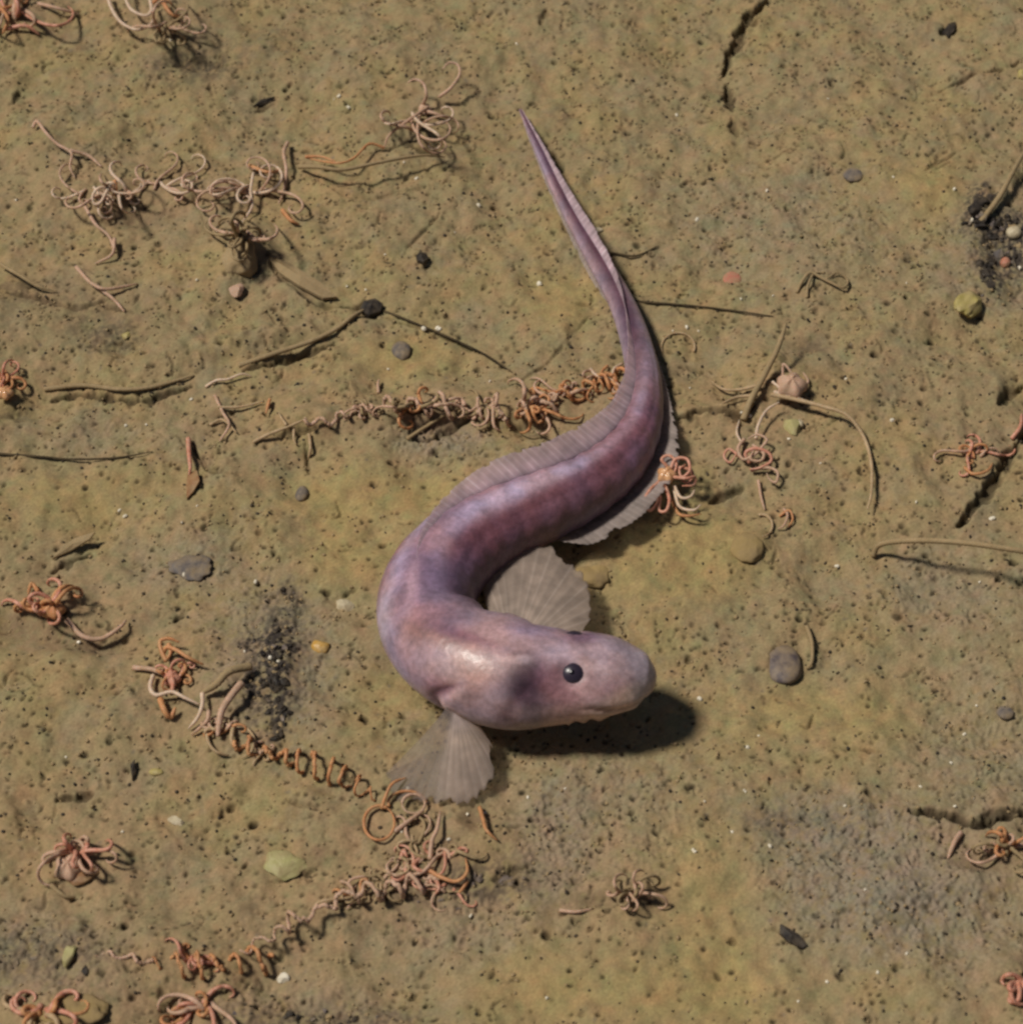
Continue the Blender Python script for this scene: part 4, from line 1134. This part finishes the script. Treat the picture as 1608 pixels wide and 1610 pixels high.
stone('stone', 'small dark greenish stone near the right edge', 'stone', 1580, 1121, 11, (1.1, 1, .5), M_grey, 5, group=gp)
stone('stone', 'rounded tan pebble among the black debris at upper right', 'stone', 1594, 366, 13, (1, 1, .8), M_cream, 6, group=gp)
stone('stone', 'tiny red pebble among the black debris at upper right', 'stone', 1580, 413, 10, (.9, 1.1, .8), M_red, 7, group=gp)
stone('stone', 'flat pinkish red spot of a stone right of the upper tail', 'stone', 1152, 438, 15, (1, 1.1, .25), M_red, 8, group=gp, h=0)
stone('clay_lump', 'smooth yellow clay lump below the curled ochre arm tips', 'clay lump', 1176, 862, 30, (.8, 1.0, .36), M_clay, 9, h=-3, rough=.16)
stone('clay_lump', 'pitted yellowish clay lump just right of upper pectoral fin', 'clay lump', 936, 900, 22, (1.1, .8, .45), M_clay, 10, h=-1, rough=.3)
stone('clay_lump', 'rounded yellow brown lump with a long shadow at left', 'clay lump', 378, 404, 38, (.8, 1.1, .7), ARM['mud'], 11, h=-6, rough=.32)
stone('clay_lump', 'smooth amber brown lump at the bottom left edge', 'clay lump', 112, 1600, 36, (1.2, .7, .3), M_clay, 12, h=-4, rough=.5)
stone('shell_chip', 'amber square bead chip beside the black debris', 'shell chip', 504, 1016, 15, (1, .95, .55), M_amber, 13, ang=True, h=2, group=gc, rz=.1)
stone('shell_chip', 'greenish yellow shell chip under the thin tan arm', 'shell chip', 1246, 672, 21, (.9, 1, .45), M_green, 14, ang=True, group=gc, rz=.5)
stone('shell_chip', 'pale whitish rim chip touching the greenish yellow shell', 'shell chip', 1258, 666, 9, (.6, 1.2, .6), M_cream, 15, ang=True, group=gc, h=8)
stone('shell_chip', 'ragged yellow shell chip casting a black shadow at right', 'shell chip', 1520, 478, 30, (.75, 1.3, .55), M_yellow, 16, h=14, ang=True, group=gc, rz=-.5, rough=.3)
stone('shell_chip', 'flat yellow green shell chip at lower left', 'shell chip', 438, 1362, 27, (1.15, .85, .25), M_green, 17, ang=True, group=gc, rz=-.2, rough=.3, h=5)
stone('shell_chip', 'narrow yellow green shell sliver near the lower left corner', 'shell chip', 108, 1502, 17, (.5, 1.3, .5), M_green, 18, ang=True, group=gc, rz=-.35)
stone('shell_chip', 'bright white shell chip below the corkscrew arm', 'shell chip', 445, 1537, 9, (1, .95, .6), M_white, 19, ang=True, group=gc)
stone('shell_chip', 'cream shell chip on bare mud at lower left', 'shell chip', 278, 1292, 12, (1.2, .75, .35), M_cream, 20, ang=True, group=gc, rz=-.3)
stone('shell_chip', 'pale shell flake beside the middle of the tail', 'shell chip', 936, 362, 11, (1.2, .8, .4), M_cream, 21, ang=True, group=gc)
stone('shell_chip', 'curved cream shell flake left of the fish bend', 'shell chip', 541, 951, 15, (1.1, .9, .35), M_cream, 22, ang=True, group=gc, h=1)
stone('shell_chip', 'brown shell leaning on the dusty rose brittle star', 'shell chip', 134, 1376, 18, (1.2, .7, .3), M_brown, 23, group=gc, h=2, rough=.3, rz=.2)
stone('shell_chip', 'pale yellow shell bit at the upper right edge', 'shell chip', 1607, 117, 12, (1, 1, .6), M_yellow, 24, ang=True, group=gc)
stone('shell_chip', 'tiny ochre ring shaped chip at lower left', 'shell chip', 245, 1214, 8, (1.3, .8, .5), M_yellow, 25, group=gc)
stone('shell_chip', 'yellow chip on the mud by the left star bead', 'shell chip', 198, 528, 9, (.8, 1.1, .5), M_yellow, 26, ang=True, group=gc)
stone('shell_chip', 'grey round shell flake partly sunk left of fish', 'shell chip', 302, 892, 24, (1.2, .9, .2), M_grey, 27, group=gc, h=-1, rough=.35)
stone('shell_chip', 'pink triangular flake below the yellow brown lump', 'shell chip', 372, 455, 16, (.9, 1, .4), ARM['pink'], 28, ang=True, group=gc, h=6)

def flake(label, pts, thick, mat, cat='debris', name='debris_flake', group='dark flakes and splinters on the mud'):
    P = np.array([GP(*p) for p in pts]) / S
    n = len(P)
    Vv = np.vstack([P + [0, 0, thick], P, [P.mean(0) + [0, 0, thick * 1.6]]])
    q = [(k, (k + 1) % n, 2 * n) for k in range(n)] + [(k, n + k, n + (k + 1) % n, (k + 1) % n) for k in range(n)] + [tuple(range(n, 2 * n))[::-1]]
    o = mesh_obj(name, Vv * S, q, mat, None, P.mean(0) * S, smooth=False)
    return tag(o, label, cat, group)
flake('black angular flake lying on the mud at lower right', [(1226, 1455, 1), (1240, 1462, 1), (1256, 1472, 1), (1268, 1488, 1), (1262, 1494, 1), (1240, 1484, 1), (1225, 1470, 1)], 4, M_black)
flake('dark brown leaf shaped flake under the reddish spiny arm tip', [(296, 746, 2), (310, 742, 10), (314, 758, 8), (304, 775, 2), (294, 786, 1), (293, 764, 1)], 4, M_brown)
flake('slim grey splinter with its shadow near the left side', [(82, 880, 2), (100, 860, 6), (118, 848, 10), (150, 838, 22), (140, 850, 16), (110, 868, 4)], 3, ARM['mud'])
flake('dark splinter lying across the mud near the top left', [(398, 168, 2), (410, 158, 4), (432, 153, 5), (430, 159, 3), (412, 166, 2)], 3, M_black)
flake('small black clot at the end of the raised worm tube', [(566, 492, 1), (572, 478, 4), (590, 474, 5), (602, 482, 4), (598, 494, 2), (580, 500, 1)], 8, M_black)
flake('black lump on the mud left of the tail', [(654, 406, 1), (660, 400, 2), (670, 402, 2), (674, 410, 2), (666, 416, 1), (656, 413, 1)], 7, M_black)
flake('jagged pale brown bark piece under the muddy lump', [(424, 408, 8), (436, 410, 14), (470, 426, 14), (505, 448, 10), (530, 470, 4), (508, 472, 4), (470, 452, 8), (440, 432, 8)], 6, ARM['mud'])
flake('thin dark upright splinter at lower left', [(205, 1205, 2), (212, 1196, 4), (214, 1215, 3), (208, 1228, 1)], 4, M_black)
flake('black curved flake at the upper right corner', [(1480, 55, 1), (1490, 40, 3), (1502, 36, 4), (1500, 50, 3), (1490, 60, 1)], 5, M_black)

# black debris heap and clutter: piled clods with glinting grains
def clods(label, spots, seed, mat, cat='debris heap', name='debris_heap'):
    rs = np.random.default_rng(seed)
    px0, py0 = spots[0][:2]
    e = empty(name, GP(px0, py0, 0))
    tag(e, label, cat)
    for (px, py, sp, n, r) in spots:
        for k in range(n):
            a, b_ = rs.normal(0, sp[0]), rs.normal(0, sp[1])
            rad = min(r * rs.lognormal(-.6, .55), 1.7 * r)
            Vb, q = stone_mesh(rad, (1, rs.uniform(.45, 1.1), rs.uniform(.35, .8)), int(rs.integers(1e6)), .5, 8, True)
            za = rs.uniform(0, 6.3)
            Vb = Vb @ np.array([[math.cos(za), math.sin(za), 0], [-math.sin(za), math.cos(za), 0], [0, 0, 1]])
            p = GP(px + a, py + b_, rad * .1)
            mesh_obj('clod', Vb * S + p, q, mat if rs.random() < .72 else random.choice([M_grey, ARM['mud'], M_purple, ARM['mud']]), e, smooth=False)
clods('black grainy debris heap left of the fish head', [(428, 1020, (18, 14), 60, 5.5), (434, 1070, (10, 28), 70, 5.5), (442, 1130, (6, 16), 30, 5), (455, 945, (6, 14), 20, 5), (405, 1085, (12, 8), 20, 5)], 71, M_black)
clods('black grainy debris strewn at the upper right edge', [(1540, 325, (6, 18), 22, 9), (1562, 352, (16, 7), 24, 9), (1588, 385, (12, 22), 34, 9), (1550, 430, (6, 20), 24, 9)], 72, M_black)
clods('dark crumbs scattered along the silt below the lower star', [(770, 1385, (24, 8), 14, 6), (700, 1410, (34, 8), 12, 5)], 73, M_purple)
clods('grey crumbs along the bottom edge', [(500, 1598, (60, 7), 22, 6), (60, 1510, (40, 14), 18, 5)], 74, M_black)

# pale glinting grains
G_POS = [(848, 447), (666, 518), (690, 516), (1560, 815), (752, 322), (812, 68), (1175, 1176), (1447, 1237), (1192, 1157), (1108, 1260), (1172, 1245), (1328, 1268), (1170, 1243),
         (888, 1240), (830, 1253), (1150, 1308), (1093, 1340), (735, 1280), (762, 1278), (268, 62), (310, 440), (533, 150), (525, 155), (548, 168), (25, 315), (655, 280), (635, 255),
         (425, 1035), (438, 1040), (385, 1025), (125, 1010), (193, 1308), (104, 1190), (650, 1390), (740, 1440), (860, 1570), (1255, 1575), (1300, 1545), (1090, 1338), (1515, 1155),
         (1540, 915), (1535, 1110), (1315, 890), (1402, 660), (1330, 595), (1425, 445), (1404, 278), (1528, 345), (1500, 298), (1602, 420), (1302, 155), (1080, 515), (1098, 520), (1215, 465),
         (1165, 470), (1058, 520), (935, 370), (1063, 180), (1095, 345), (1205, 300), (196, 812), (188, 802), (286, 822), (300, 628), (198, 670), (230, 668), (402, 915), (290, 905),
         (310, 795), (545, 450), (610, 580), (705, 1320), (640, 1240), (672, 1262), (632, 1308), (1178, 655), (1166, 648), (1085, 610), (1240, 690), (1290, 728), (1440, 790), (1500, 1268),
         (1530, 1255), (1495, 1200), (1380, 1530), (1210, 1330), (1100, 1100), (1360, 1400), (1425, 1500), (575, 455), (715, 365), (860, 660), (605, 400), (770, 600)]
Vb, q = stone_mesh(1.0, (1, .85, .7), 99, .3, 6)
proto = None
rs = np.random.default_rng(8)
for k, (px, py) in enumerate(G_POS):
    p = GP(px, py, 1.0)
    if proto is None:
        proto = mesh_obj('shell_grain', Vb * S * 2.6, q, M_white, None, (0, 0, 0), smooth=False)
        tag(proto, 'tiny white grain glinting on the brown mud', 'grain', 'white grains scattered over the mud')
        o = proto
    else:
        o = proto.copy()
        C.objects.link(o)
    o.location = p
    o.rotation_euler = tuple(rs.uniform(0, 6, 3))
    s_ = rs.choice([.8, 1, 1, 1.25, 1.6]) if k > 4 else 2.1
    o.scale = (s_,) * 3

# countless sediment grains
def grains(name, label, n, rlo, rhi, mat, seed):
    rs = np.random.default_rng(seed)
    t_ = (1 + 5 ** .5) / 2
    ico = np.array([(-1, t_, 0), (1, t_, 0), (-1, -t_, 0), (1, -t_, 0), (0, -1, t_), (0, 1, t_), (0, -1, -t_), (0, 1, -t_), (t_, 0, -1), (t_, 0, 1), (-t_, 0, -1), (-t_, 0, 1)]) / 1.9
    fi = np.array([(0, 11, 5), (0, 5, 1), (0, 1, 7), (0, 7, 10), (0, 10, 11), (1, 5, 9), (5, 11, 4), (11, 10, 2), (10, 7, 6), (7, 1, 8), (3, 9, 4), (3, 4, 2), (3, 2, 6), (3, 6, 8), (3, 8, 9), (4, 9, 5), (2, 4, 11), (6, 2, 10), (8, 6, 7), (9, 8, 1)])
    pos = scatter(n)
    VV, FF = [], []
    for k, (a, b_) in enumerate(pos):
        r = rs.uniform(rlo, rhi)
        sc_ = r * rs.uniform(.6, 1.5, 3)
        ang = rs.uniform(0, 6.28)
        c, s = math.cos(ang), math.sin(ang)
        X = (ico * (1 + rs.uniform(-.2, .2, (12, 1)))) * sc_
        X = X @ np.array([[c, s, 0], [-s, c, 0], [0, 0, 1]])
        VV.append(X + [U[a], V[b_], H[b_, a] + r * .3])
        FF.append(fi + 12 * k)
    o = mesh_obj(name, np.vstack(VV) * S, np.vstack(FF), mat, None, (0, 0, 0))
    tag(o, label, None, None, 'stuff')
grains('dark_grains', 'fine dark grains strewn over the mud', 3600, .9, 2.6, M_black, 81)
grains('mud_pellets', 'fine mud pellets strewn over the sea bed', 5000, 1.2, 3.0, ARM['mud'], 82)
